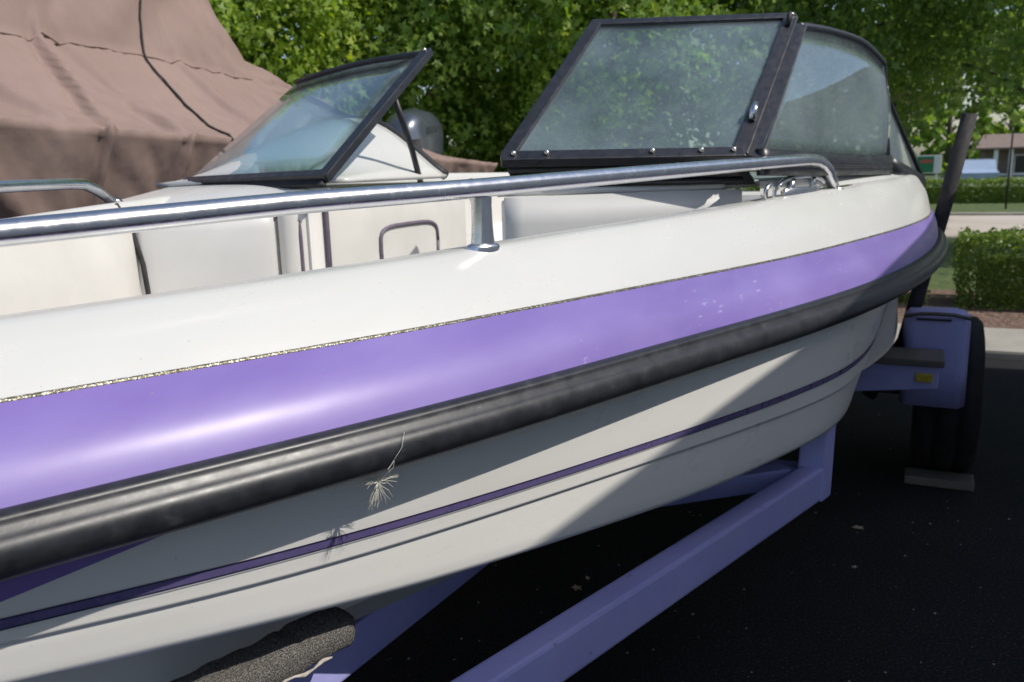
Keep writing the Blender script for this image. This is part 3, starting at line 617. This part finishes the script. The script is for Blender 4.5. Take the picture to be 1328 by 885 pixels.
# wheels, fenders, axle
AXS = 3.87
tube('axle', [(AXS, -1.15, .33), (AXS, 1.15, .33)], .03, 'galvanised', tr, 10)
def lathe_y(name, prof, cy, mat, parent, seg=36):
    rows = [[Vector((AXS + r * cos(2 * pi * k / seg), cy + y, .325 + r * sin(2 * pi * k / seg))) for k in range(seg)] for y, r in prof]
    return grid(name, rows, mat, parent, True, closed=True)
for sd in (-1, 1):
    cy = sd * 1.245; wl = empty('wheel'); wl.parent = tr
    lathe_y('tyre', [(-.09, .19), (-.112, .22), (-.122, .26), (-.115, .30), (-.095, .320), (-.05, .326), (-.048, .317), (-.035, .317), (-.033, .327), (.0, .328), (.033, .327), (.035, .317), (.048, .317), (.05, .326), (.095, .320), (.115, .30), (.122, .26), (.112, .22), (.09, .19)], cy, 'tyre_rubber', wl, 40)
    rim = lathe_y('rim', [(-.09, .192), (-.08, .17), (-.03, .15), (.04 * sd, .12), (.05 * sd, .05), (.06 * sd, .001)], cy, 'rim_white', wl)
    # fender: swept sheet arch with rolled lips
    yo, yi = sd * 1.30, sd * 1.072; arc = [(3.505, .355), (3.50, .50), (3.50, .675)] + [(3.50 + .05 * (1 - cos(a)), .675 + .05 * sin(a)) for a in np.linspace(.2, pi / 2, 6)] + [(3.66, .712), (3.87, .675)] + [(4.165 + .075 * sin(a), .56 + .075 * cos(a)) for a in np.linspace(.2, pi / 2, 6)] + [(4.24, .48), (4.235, .36)]
    rows = []
    for x, z in arc:
        r = []
        for q in range(11):
            t = q / 10; e = max(0, abs(2 * t - 1) - .8) / .2; cx, cz = 3.87, .42; dx, dz = cx - x, cz - z; L = sqrt(dx * dx + dz * dz)
            r.append(Vector((x + dx / L * .03 * e * e, yi + (yo - yi) * t, z + dz / L * .03 * e * e)))
        rows.append(r)
    fe = grid('fender', rows, 'trailer_paint', tr, True, flip=(sd > 0), solid=.005)
    box('fender_slot', 3.493, 3.52, min(sd * 1.235, sd * 1.115), max(sd * 1.235, sd * 1.115), .690, .697, 'seal_rubber', fe, .002)
    tube('fender_lip', [(3.500, yi + (yo - yi) * q / 4, .716 - .014 * (abs(q - 2) / 2) ** 3) for q in range(5)], .007, 'grey_wood', fe, 8)
    # step with timber tread and reflector
    y0, y1 = sorted((sd * .70, sd * 1.215))
    box('step_tread', 3.25, 3.45, y0, y1, .565, .592, 'grey_wood', tr, .006)
    hexa('step_bracket', [(3.27, sd * .70, .425), (3.27, sd * 1.20, .485), (3.43, sd * 1.20, .485), (3.43, sd * .70, .425), (3.27, sd * .70, .564), (3.27, sd * 1.20, .564), (3.43, sd * 1.20, .564), (3.43, sd * .70, .564)], 'trailer_paint', tr, .004)
    y0, y1 = sorted((sd * 1.125, sd * 1.18)); box('reflector', 3.258, 3.272, y0, y1, .508, .54, 'reflector_amber', tr, .003)
    tube('guide_post', [(3.80, sd * .95, .30), (3.80, sd * 1.075, .55), (3.80, sd * 1.18, 1.06), (3.80, sd * 1.252, 1.45)], .0285, 'cord_black', tr, 14)
    beam('post_arm', (3.80, sd * .58, .50), (3.80, sd * 1.0, .50), .05, .05, 'trailer_paint', tr)
ck = box('wheel_chock', -.055, .055, -.125, .125, 0, .035, 'grey_wood', None, .006); ck.location = b2w(3.645, -1.235, .002); ck.rotation_euler = (0, 0, ROTZ)
tag(ck, 'flat timber block lying on the asphalt against the trailer tyre', 'wood block')

# ================================================================== COVERED BOATS
def covered_boat(name, yc, hw, label, mirror=1, sshift=0.0, zg=None, zs=None, zt=None, motor=True, s0=-1.6, s1=6.55, seed=0):
    root = empty(name, b2w(2.5 + sshift, yc, 0), ROTZ); tag(root, label, 'covered boat')
    S_ = np.concatenate([np.linspace(s0, 1.6, 30)[:-1], np.linspace(1.6, 4.6, 190)[:-1], np.linspace(4.6, s1, 70)]); rows = []
    def wid(s): return hw * (1 - max(0, (0.9 - s) / 2.6) ** 2.0)
    def crease(s, t, a, b_, w_, amp):
        (sa, ta), (sb, tb) = a, b_; d = Vector((sb - sa, tb - ta)); q = Vector((s - sa, t - ta)); L = d.length; u_ = max(0, min(1, q.dot(d) / (L * L))); e = q - d * u_
        sg = 1 if d.x * q.y - d.y * q.x > 0 else -1; r_ = e.length / w_
        return amp * (.45 * exp(-r_ ** 2) + 1.1 * sg * r_ * exp(-r_ * r_ * .7)) * sin(pi * min(1, .12 + .88 * u_)) ** .5
    def surf(s, t):
        """t in 0..1: bottom hem -> gunwale (.42) -> seam (.66) -> shoulder (.84) -> ridge (1)"""
        w_ = wid(s); g, sm, tp_ = zg(s), zs(s), zt(s)
        K_ = [(0, w_ - .56, .35), (.42, w_, g), (.66, w_ * .46, sm), (.84, w_ * .36, max(tp_ - .08, sm + .02)), (1, 0, tp_ + .02)]
        for (t0, y0, z0), (t1, y1, z1) in zip(K_[:-1], K_[1:]):
            if t <= t1 + 1e-9:
                u_ = (t - t0) / (t1 - t0); y, z = y0 + (y1 - y0) * u_, z0 + (z1 - z0) * u_; break
        if t < .42:
            f = (.42 - t) / .42; amp = (.020 + .085 * f)
            ph = noise.noise(Vector((s * 1.1 + seed, .3, 0))) * 4 + t * 5 * noise.noise(Vector((s * .4, 9, seed)))
            y += amp * (sin(s * 11 + ph) * .6 + .5 * noise.noise(Vector((s * 5 + 2 * t, t * 1.2, seed)))) + .02 * noise.noise(Vector((s * 9 + t * 14, t * 9, 3 + seed)))
        elif t < .66:
            u_ = (t - .42) / .24; sag = -.05 * sin(pi * u_)
            z += sag * (1 + .8 * noise.noise(Vector((s * 1.7, 0, seed)))) + .028 * noise.noise(Vector((s * 3.2 + u_ * 2.5, u_ * 1.3, 5 + seed))) * sin(pi * u_) + .010 * noise.noise(Vector((s * 9, u_ * 3, seed)))
        else:
            u_ = (t - .66) / .34; y += .07 * noise.noise(Vector((s * 3.0 - u_ * 4, u_ * 2.2, 7 + seed))) * sin(pi * min(1, u_ * 1.2)); z += .03 * noise.noise(Vector((s * 4, u_ * 2, seed))) * sin(pi * u_)
        c = crease(s, t, (2.86, .66), (2.72, .44), .022, .035) + crease(s, t, (2.95, .655), (3.22, .46), .018, -.022) + crease(s, t, (3.05, .5), (3.2, .42), .016, .03) \
            + crease(s, t, (2.2, .66), (2.55, .43), .03, .03) + crease(s, t, (3.7, .66), (3.9, .44), .03, .02) + crease(s, t, (2.9, .74), (3.35, .9), .02, .03) + crease(s, t, (3.0, .70), (3.5, .84), .02, -.025) + crease(s, t, (4.2, .66), (4.9, .45), .03, .02)
        c += crease(s, t, (2.72, .42), (2.70, .10), .02, .03) + crease(s, t, (3.2, .42), (3.05, .1), .02, .025) + crease(s, t, (2.0, .4), (2.7, .12), .03, .035) + crease(s, t, (2.2, .3), (2.9, .05), .03, -.03)
        c *= 1.7; fine = .008 * noise.noise(Vector((s * 14 + t * 30, t * 22 - s * 5, seed))) + .005 * noise.noise(Vector((s * 30 - t * 40, t * 60 + s * 12, seed + 3)))
        return Vector((s - 2.5, mirror * -(y + (c if t < .42 else c * .5) + fine), z + ((c + fine) if t >= .42 else 0)))
    T_ = np.concatenate([np.linspace(0, .42, 34), np.linspace(.42, .66, 34)[1:], np.linspace(.66, 1, 30)[1:]])
    for s in S_:
        near = [surf(s, t) for t in T_]; far = [Vector((p.x, -p.y, p.z)) for p in near[::-1][1:]]
        rows.append(near + far)
    cv = grid('cover', rows, 'tarp', root, True, flip=(mirror > 0))
    n_ = len(rows[0]); mk('cover_end', rows[-1], [tuple(range(n_))], 'tarp', cv); mk('cover_end', rows[0], [tuple(range(n_))[::-1]], 'tarp', cv)
    cord = []
    for t in np.linspace(.40, 1, 40):
        p = surf(3.50 + .05 * sin(t * 9) + .06 * sst(.6, 1, t), t); cord.append(p + Vector((0, -mirror * .006, .006)))
    tube('seam_cord', cord, .0065, 'cord_black', cv, 6)
    P = [surf(s, .66) + Vector((0, -mirror * .000, .000)) for s in np.linspace(1.2, 4.3, 60)]; tube('seam_welt', [q + Vector((0, -.002, .003)) for q in P], .006, 'tarp', cv, 6)
    if motor:
        mo = empty('outboard_motor', (4.5, 0, 0)); mo.parent = root
        rows = []
        for i in range(15):
            u_ = i / 14; z = 1.24 + .63 * u_; top_ = max(0, (u_ - .55) / .45); k = sqrt(max(0, 1 - top_ ** 2.2)); k = max(k, .02); bl = .78 + .22 * min(1, u_ / .3)
            cxo = -.05 + .07 * u_
            rows.append([Vector((cxo + .37 * k * bl * (abs(cos(a)) ** .75) * (1 if cos(a) > 0 else -1), .215 * (k ** .8) * bl * (abs(sin(a)) ** .75) * (1 if sin(a) > 0 else -1), z)) for a in [2 * pi * q / 28 for q in range(28)]])
        grid('cowling', rows, 'cowling_silver', mo, True, closed=True)
        def cowl(u_, a, k2=1.0):
            z = 1.24 + .63 * u_; top_ = max(0, (u_ - .55) / .45); k = max(sqrt(max(0, 1 - top_ ** 2.2)), .02); bl = .78 + .22 * min(1, u_ / .3); sg = lambda v: 1 if v > 0 else -1
            return Vector((-.05 + .07 * u_ + .37 * k2 * k * bl * abs(cos(a)) ** .75 * sg(cos(a)), .215 * k2 * k ** .8 * bl * abs(sin(a)) ** .75 * sg(sin(a)), z))
        grid('side_vent', [[cowl(.60 + .20 * i / 8 + (.10 - .10 * i / 8) * j / 4, -1.75 + 1.25 * i / 8, 1.015) for j in range(5)] for i in range(9)], 'cowling_dark', mo, True)
        grid('lower_panel', [[cowl(.02 + .38 * j / 5 - .12 * i / 8, -2.6 + 2.4 * i / 8, 1.012) for j in range(6)] for i in range(9)], 'cowling_dark', mo, True)
        tube('midsection', [(.02, 0, 1.26), (.03, 0, .9), (.06, 0, .55)], [.13, .10, .07], 'cowling_dark', mo, 12)
        tube('lower_band', [(-.05 + .30 * cos(a), .18 * sin(a), 1.27) for a in np.linspace(0, 2 * pi, 25)], .03, 'cowling_dark', mo, 8)
    return root
zg = lin([-1.6, 0, 2.0, 2.72, 3.45, 4.3, 5.3, 6.55], [1.62, 1.60, 1.56, 1.52, 1.49, 1.45, 1.40, 1.335])
zs = lin([-1.6, 0, 2.0, 2.86, 3.45, 4.1, 4.5, 5.2, 6.1, 6.55], [1.7, 1.85, 1.97, 1.97, 1.95, 1.90, 1.82, 1.70, 1.53, 1.40])
zt = lin([-1.6, 0, 1.5, 2.2, 3.90, 4.08, 4.36, 4.7, 5.2, 6.1, 6.55], [1.75, 1.95, 2.5, 2.9, 2.78, 2.55, 2.12, 2.0, 1.88, 1.64, 1.45])
covered_boat('covered_boat', 3.26, 1.10, 'boat under a brown fabric cover with silver outboard motor, behind the white boat', 1, 0, zg, zs, zt, True, seed=0)

# ---- covered-boat shape added on the right, unseen, to cast shade on hull and lot
def shade_edge():
    P = [(1.10, -(BB(1.10) - .12), .715), (1.8, -(BB(1.8) - .05), .925), (2.85, -(BB(2.85) - .05), 1.075)]
    return [b2w(*p) for p in P]
E_ = shade_edge()
tau = [(1.15 + .50 * p.y - p.x) / (SUNV.x - .50 * SUNV.y) for p in E_]         # meet the plane X = 2.05 + .5 Y (cover shoulder)
Q = [p + SUNV * t_ for p, t_ in zip(E_, tau)]
loc = [MB2W.inverted() @ q for q in Q]
def zsh(s):
    xs = [l.x for l in loc]; zs_ = [l.z for l in loc]
    if s < xs[0]: return zs_[0] + (zs_[1] - zs_[0]) / (xs[1] - xs[0]) * (s - xs[0])
    if s > xs[2]: return zs_[2] + (zs_[2] - zs_[1]) / (xs[2] - xs[1]) * (s - xs[2]) * .5
    return float(np.interp(s, xs, zs_))
shade_caster = empty('covered_boat', b2w(2.5, loc[1].y, 0), ROTZ); tag(shade_caster, 'unseen shade caster added on the right, shaped like a tall boat under a pale cover', 'covered boat')
rows = []
for s in np.linspace(-1.0, 5.9, 60):
    h = max(zsh(min(s, 5.5)), 1.5); yy = float(np.interp(s, [l.x for l in loc], [l.y for l in loc])) - loc[1].y
    ex = sst(-1.0, -.2, s); h = .6 + (h - .6) * ex
    rows.append([Vector((s - 2.5, yy + .10, .3)), Vector((s - 2.5, yy + .05, h * .6)), Vector((s - 2.5, yy, h)), Vector((s - 2.5, yy - .9, h + .02)), Vector((s - 2.5, yy - 1.9, h - .15)), Vector((s - 2.5, yy - 2.1, .3))])
cv = grid('cover', rows, 'pale_tarp', shade_caster, False)
mk('cover_end', rows[-1], [tuple(range(6))], 'pale_tarp', cv)

# ================================================================== TREES AND HEDGES
def leaf_template(kind):
    if kind == 'star':      # five pointed lobes
        V, F_ = [], []
        for k, (a, L) in enumerate(((90, 1.0), (25, .82), (155, .82), (-38, .6), (218, .6))):
            a = radians(a); n0 = len(V); w_ = .23
            V += [(-.02 * cos(a) + w_ * -sin(a) * .8, -.02 * sin(a) + w_ * cos(a) * .8, 0), (.02 * sin(a), 0, .0), (cos(a) * L, sin(a) * L, -.16 * L), (w_ * sin(a) * .8 - .02 * cos(a), -w_ * cos(a) * .8 - .02 * sin(a), 0)]
            F_.append((n0, n0 + 3, n0 + 2))
        V2, F2 = [], []
        for f in F_:
            n0 = len(V2); V2 += [V[i] for i in f]; F2.append((n0, n0 + 1, n0 + 2))
        return np.array(V2), np.array(F2)
    V = np.array([(0, -.5, 0), (.38, .05, .03), (0, .6, -.08), (-.38, .05, .03)]); return V, np.array([(0, 1, 2), (0, 2, 3)])
def star_joined():
    # one connected island: centre vertex + 5 tips + 5 notches
    V = [(0, 0, 0)]; 
    ang = [(90, 1.0), (148, .36), (165, .85), (215, .30), (238, .62), (270, .18), (302, .62), (325, .30), (15, .85), (32, .36)]
    ang = [(90, 1.0), (122, .34), (160, .88), (196, .32), (232, .62), (270, .2), (308, .62), (344, .32), (20, .88), (58, .34)]
    for a, L in ang: V.append((cos(radians(a)) * L, sin(radians(a)) * L, -.18 * L * L))
    return np.array(V), np.array([(0, 1 + k, 1 + (k + 1) % 10) for k in range(10)])
STAR = star_joined(); QUAD = leaf_template('quad')
def leaves_mesh(name, P, size, tmpl, rs, mat, parent, flat=.5, up_=None):
    """P: Nx3 leaf positions; random orientation biased to face up and outward"""
    n = len(P); TV, TF = tmpl; nv = len(TV)
    nrm = rs.normal(size=(n, 3)) * (.85 - flat) + np.array([0, 0, 1.0]) * flat
    if up_ is not None: nrm += up_ * .75
    nrm /= np.linalg.norm(nrm, axis=1, keepdims=True)
    ref = rs.normal(size=(n, 3)); ref[:, 2] -= .7; u_ = ref - nrm * (ref * nrm).sum(1, keepdims=True); u_ /= np.linalg.norm(u_, axis=1, keepdims=True)
    v_ = np.cross(nrm, u_); sz = (size * rs.uniform(.45, 1.25, n))[:, None, None]
    V = P[:, None, :] + sz * (v_[:, None, :] * TV[None, :, 0:1] + u_[:, None, :] * TV[None, :, 1:2] + nrm[:, None, :] * TV[None, :, 2:3])
    F_ = (TF[None] + (np.arange(n) * nv)[:, None, None]).reshape(-1, 3); V = V.reshape(-1, 3)
    me = bpy.data.meshes.new(name); me.vertices.add(len(V)); me.vertices.foreach_set('co', V.astype(np.float32).ravel())
    me.loops.add(F_.size); me.loops.foreach_set('vertex_index', F_.astype(np.int32).ravel()); me.polygons.add(len(F_))
    me.polygons.foreach_set('loop_start', np.arange(0, F_.size, 3, dtype=np.int32)); me.update(calc_edges=True)
    return link(name, me, mat, parent)
def tree(px, Y, crown_z, rx_, rz_, nl, size, mat, label, seed, tmpl=STAR, lo=1.3, group='leafy trees behind the boats', trunk=.13):
    X = (px - 664) / 1100 * Y / .98 + .02 * Y * 0; rs = np.random.RandomState(seed); rg = random.Random(seed)
    root = empty('leafy_tree', (X, Y, 0)); tag(root, label, 'tree', group)
    V, Fc = [], []
    def addt(P, R, seg=8):
        v, f = tube_geo(P, R, seg); n0 = len(V); V.extend(v); Fc.extend([tuple(q + n0 for q in x) for x in f])
    tp_ = curve_pts([(0, 0, 0), (rg.uniform(-.05, .05), rg.uniform(-.05, .05), 1.2), (rg.uniform(-.15, .15), 0, crown_z * .75), (rg.uniform(-.2, .2), 0, crown_z + rz_ * .6)], 4)
    addt(tp_, [trunk * (1.25 - 1.05 * i / (len(tp_) - 1)) for i in range(len(tp_))], 10)
    ends = []
    for i in range(26):
        z0 = rg.uniform(.9, crown_z + rz_ * .4); a = rg.uniform(0, 2 * pi); L = rx_ * rg.uniform(.55, .95) * (1 - .5 * max(0, (z0 - crown_z) / rz_)); st = Vector((0, 0, z0))
        e = st + Vector((cos(a) * L, sin(a) * L, L * rg.uniform(.05, .6))); md_ = st.lerp(e, .5) + Vector((0, 0, .12 * L)); P = curve_pts([st, md_, e], 3)
        addt(P, [.045 * (1 - .8 * k / (len(P) - 1)) for k in range(len(P))], 5); ends.append(P)
    mk('trunk', V, Fc, 'bark', root, True)
    # leaf sprays spread through the crown volume, denser near the skin
    nc = nl // 26; C_ = []
    while len(C_) < nc:
        d = rs.normal(size=3); d /= np.linalg.norm(d); r = rs.uniform(.2, 1) ** .38
        lump = 1 + .16 * noise.noise(Vector(d * 2.2) + Vector((seed, 0, 0))) + .10 * noise.noise(Vector(d * 5) + Vector((0, seed, 0)))
        p = d * r * lump * np.array([rx_, rx_, rz_]) + np.array([0, 0, crown_z])
        if p[2] < lo - .25 + .35 * noise.noise(Vector((p[0] * 1.3, p[1] * 1.3, seed))): continue
        if d[1] > .45 and rs.rand() < .75: continue         # the far side is thinner
        C_.append((p, d))
    P, O = [], []
    for p, d in C_:
        k = 26; tdir = d * .8 + rs.normal(size=3) * .5 + np.array([0, 0, -.15]); tdir /= np.linalg.norm(tdir); L = rs.uniform(.25, .55); t_ = rs.uniform(-.5, .5, k)
        q = p + tdir * (t_ * L)[:, None] * 1.1 + rs.normal(size=(k, 3)) * np.array([.12, .12, .08]); q[:, 2] -= (t_ + .5) ** 2 * .12; P.append(q); O.append(np.repeat(d[None], k, 0))
    P, O = np.concatenate(P), np.concatenate(O); pick = rs.rand(len(P)) < .5
    leaves_mesh('crown', P[pick], size, tmpl, rs, mat, root, .45, O[pick])
    leaves_mesh('crown', P[~pick], size * .95, QUAD, rs, mat, root, .35, O[~pick])
    return root
tree(330, 10.6, 3.5, 1.9, 2.6, 34000, .08, 'leaf_sunlit', 'bright sunlit leafy tree between the brown cover and the starboard windshield', 1)
tree(545, 12.2, 4.2, 2.5, 3.5, 30000, .09, 'leaf_mid', 'leafy green tree rising straight behind the silver outboard motor', 2, lo=1.0)
tree(800, 11.6, 4.3, 2.5, 3.4, 32000, .085, 'leaf_mid', 'leafy green tree seen behind and through the port windshield panel', 3, lo=1.1)
tree(1040, 13.0, 4.7, 2.7, 3.5, 28000, .09, 'leaf_shaded', 'darker leafy tree behind the curved side windshield glass', 4, lo=1.25)
tree(1390, 10.8, 4.7, 3.0, 3.25, 32000, .085, 'leaf_shaded', 'dark shaded leafy tree overhanging the road at the right', 5, lo=2.2)
tree(680, 13.2, 4.2, 2.2, 3.5, 22000, .09, 'leaf_mid', 'leafy green tree filling the gap between the two windshields', 8, lo=.9)
for i, (px, Y, l_) in enumerate(((180, 17, 'farther green tree hidden mostly by the brown cover'), (450, 18, 'farther green tree in the gap left of the outboard motor'), (690, 17, 'farther green tree standing behind the others between the two windshields'), (930, 18, 'farther green tree behind the port windshield glass'), (1150, 17, 'farther green tree behind the rear windshield post'))):
    tree(px, Y, 4.6, 3.4, 4.4, 11000, .21, 'leaf_shaded' if i > 1 else 'leaf_mid', l_, 20 + i, QUAD, .5 if i < 4 else 2.4, 'farther trees along the road')
for i, (px, Y, l_) in enumerate(((1130, 64, 'distant tree left of the roadside sign'), (1215, 60, 'distant pale green tree behind the roadside sign'), (1290, 70, 'distant tree behind the roof of the low house'), (1375, 66, 'distant tree at the right picture edge behind the house'))):
    tree(px, Y, 5.0, 5.2, 6.5, 7000, .5, 'leaf_mid', l_, 40 + i, QUAD, .2, 'distant trees behind the house', .25)
def hedge(name, s0, s1, y0, y1, h, nl, size, label, seed, z0=.05, mat='leaf_hedge', grp=None):
    rs = np.random.RandomState(seed); c = b2w((s0 + s1) / 2, (y0 + y1) / 2, 0); root = empty(name, c, ROTZ); tag(root, label, 'hedge', grp)
    hx, hy = (s1 - s0) / 2, (y1 - y0) / 2; core = box('stems', -hx * .62, hx * .62, -hy + .16, hy - .16, z0, h - .18, 'leaf_hedge', root, .02)
    A = np.array([2 * hy * h, 2 * hx * h * .5, 2 * hx * h * .5, 4 * hx * hy, 2 * hy * h * .4]); f = rs.choice(5, nl, p=A / A.sum()); u_ = rs.uniform(-1, 1, nl); v_ = rs.uniform(0, 1, nl); dp = np.abs(rs.normal(0, .05, nl))
    P = np.zeros((nl, 3)); O = np.zeros((nl, 3))
    for k in range(5):
        m_ = f == k; n = m_.sum(); d = dp[m_]; 
        if k == 0: P[m_] = np.stack([-hx + d, u_[m_] * hy, z0 + v_[m_] * (h - z0)], 1); O[m_] = (-1, 0, 0)
        if k == 4: P[m_] = np.stack([hx - d, u_[m_] * hy, z0 + v_[m_] * (h - z0)], 1); O[m_] = (1, 0, 0)
        if k == 1: P[m_] = np.stack([u_[m_] * hx, -hy + d, z0 + v_[m_] * (h - z0)], 1); O[m_] = (0, -1, 0)
        if k == 2: P[m_] = np.stack([u_[m_] * hx, hy - d, z0 + v_[m_] * (h - z0)], 1); O[m_] = (0, 1, 0)
        if k == 3: P[m_] = np.stack([u_[m_] * hx, (2 * v_[m_] - 1) * hy, h - d], 1); O[m_] = (0, 0, 1)
    b_ = np.array([noise.noise(Vector(p * 3.5) + Vector((seed, 0, 0))) for p in P]); P += O * (b_ * .06)[:, None] + rs.normal(size=P.shape) * .012
    leaves_mesh('foliage', P, size, QUAD, rs, mat, root, .2, O * .8); return root
hedge('hedge', 7.75, 8.6, -4.9, -1.40, .64, 24000, .034, 'clipped green hedge with sunlit top standing in the mulch bed', 31)
hedge('hedge', 7.9, 8.55, -1.16, -.35, .46, 4500, .034, 'small low green shrub hedge behind the trailer fender', 32)
hedge('hedge', 25.1, 26.4, -17, 4, .62, 26000, .07, 'long clipped hedge on the far side of the road', 33, .02)

# ================================================================== FAR SIDE OF THE ROAD
def far(px, py, Y):
    d = rt * ((px - 664) / FPX) - up * ((py - 442.5) / FPX) + fw; return Vector((0, 0, CAM_H)) + d * (Y / d.y)
hb = far(1302, 240, 48); hs = empty('house', (hb.x + 2.4, 48.6, -.72), ROTZ - pi / 2); tag(hs, 'low far house with brown roof and white porch posts', 'house')
box('wall', -2.9, 4, 0, 5, 0, 2.35, 'house_wall', hs, .02)
rf = mk('roof', [(-3.4, -1.0, 2.3), (4.4, -1.0, 2.3), (4.4, 6, 2.3), (-3.4, 6, 2.3), (-2.9, 2.4, 3.1), (3.8, 2.4, 3.1), (-3.4, -1.0, 2.2), (4.4, -1.0, 2.2), (4.4, 6, 2.2), (-3.4, 6, 2.2)], [(0, 1, 5, 4), (1, 2, 5), (2, 3, 4, 5), (3, 0, 4), (6, 7, 1, 0), (7, 8, 2, 1), (8, 9, 3, 2), (9, 6, 0, 3), (9, 8, 7, 6)], 'roof_shingle', hs)
for x in (-2.35, -1.6, .6, 3.2): box('porch_post', x - .11, x + .11, -.8, -.58, 0, 2.2, 'white_paint', hs, .01)
for x in (-.9, 1.2):
    wd = box('window', x - .5, x + .5, -.06, .02, .8, 1.9, 'white_paint', hs, .01); box('pane', x - .42, x + .42, -.08, -.05, .88, 1.82, 'dark_window', wd, 0)
box('porch_rail', -2.3, 3.2, -.72, -.66, .75, .85, 'white_paint', hs, .01)
cb = far(1262, 236, 44); car = empty('parked_car', (cb.x, 44, -.35), ROTZ + .12); tag(car, 'pale blue car parked beyond the far hedge, left of the house', 'car')
prof = [(-1.9, .35), (-1.95, .7), (-1.2, .85), (-.75, 1.32), (.6, 1.36), (1.25, .92), (1.9, .82), (1.95, .35)]
V = [(x, -.8, z) for x, z in prof] + [(x, .8, z) for x, z in prof]; n_ = len(prof)
mk('body', V, [tuple(range(n_)), tuple(range(n_, 2 * n_))[::-1]] + [(i, (i + 1) % n_, n_ + (i + 1) % n_, n_ + i)[::-1] for i in range(n_)], 'car_blue', car)
mk('side_window', [(-1.0, -.81, .9), (-.68, -.81, 1.26), (.55, -.81, 1.29), (1.05, -.81, .93)], [(0, 1, 2, 3)], 'dark_window', car)
for x in (-1.2, 1.2): tube('wheel', [(x, -.83, .32), (x, -.6, .32)], .32, 'tyre_rubber', car, 16)
sb = far(1204, 222, 32); sg_ = empty('road_sign', (sb.x, 32, 0), ROTZ - pi / 2); tag(sg_, 'small green and white roadside sign beyond the far hedge', 'sign')
box('board', -.42, .42, -.03, .03, .62, 1.28, 'white_paint', sg_, .01); box('panel', -.40, .16, -.042, -.032, .66, 1.24, 'sign_green', sg_, 0); box('panel', -.3, .1, -.05, -.044, 1.0, 1.12, 'sign_red', sg_, 0)
box('sign_post', -.3, -.24, -.02, .02, .0, .62, 'white_paint', sg_, .005); box('sign_post', .24, .3, -.02, .02, .0, .62, 'white_paint', sg_, .005)
pb = far(1304, 272, 19.6); pl = empty('utility_stake', (pb.x, 19.6, 0)); tag(pl, 'thin dark pole standing on the far grass verge', 'pole')
tube('pole', [(0, 0, 0), (.01, 0, 1.0), (.02, 0, 1.75)], .022, 'cord_black', pl, 8); tube('pole_cap', [(.02, 0, 1.75), (.02, 0, 1.78)], .03, 'cord_black', pl, 8)

# ================================================================== LITTER ON THE ASPHALT
rg = random.Random(3)
def gpt(px, py):
    d = rt * ((px - 664) / FPX) - up * ((py - 442.5) / FPX) + fw; return Vector((0, 0, CAM_H)) + d * (-CAM_H / d.z)
for px, py, sz, lb in ((1113, 686, .022, 'dry leaf lying on the dark asphalt nearest the trailer tyre'), (1108, 738, .012, 'small dry leaf on the asphalt below the larger one'), (748, 765, .02, 'pale dry leaf on the asphalt between hull and trailer beam'), (762, 752, .011, 'leaf scrap close to the pale dry leaf under the hull')):
    p = gpt(px, py); V = [(0, 0, .006)] + [(cos(a) * sz * (1 if k % 2 else .55), sin(a) * sz * .7 * (1 if k % 2 else .6), .004 + rg.uniform(0, .006)) for k, a in enumerate([2 * pi * q / 10 for q in range(10)])]
    o = mk('fallen_leaf', V, [(0, 1 + k, 1 + (k + 1) % 10) for k in range(10)], 'bare_wood'); o.location = p; o.rotation_euler = (0, 0, rg.uniform(0, 6)); md = o.modifiers.new('thickness', 'SOLIDIFY'); md.thickness = .001; tag(o, lb, 'leaf', 'dry leaves on the asphalt')

Vv, Ff = [], []
for i in range(140):
    p = gpt(rg.uniform(430, 1320), rg.uniform(500, 900)); r_ = rg.uniform(.0015, .0045); n0 = len(Vv)
    Vv += [p + Vector((cos(a) * r_ * rg.uniform(.7, 1.2), sin(a) * r_ * rg.uniform(.7, 1.2), .001)) for a in (0, 1.3, 2.5, 3.8, 5.0)] + [p + Vector((0, 0, r_ * .9))]
    Ff += [(n0 + k, n0 + (k + 1) % 5, n0 + 5) for k in range(5)]
tag(mk('grit', Vv, Ff, 'carpet_backing'), 'pale specks of grit scattered over the dark asphalt', 'grit', kind='stuff')
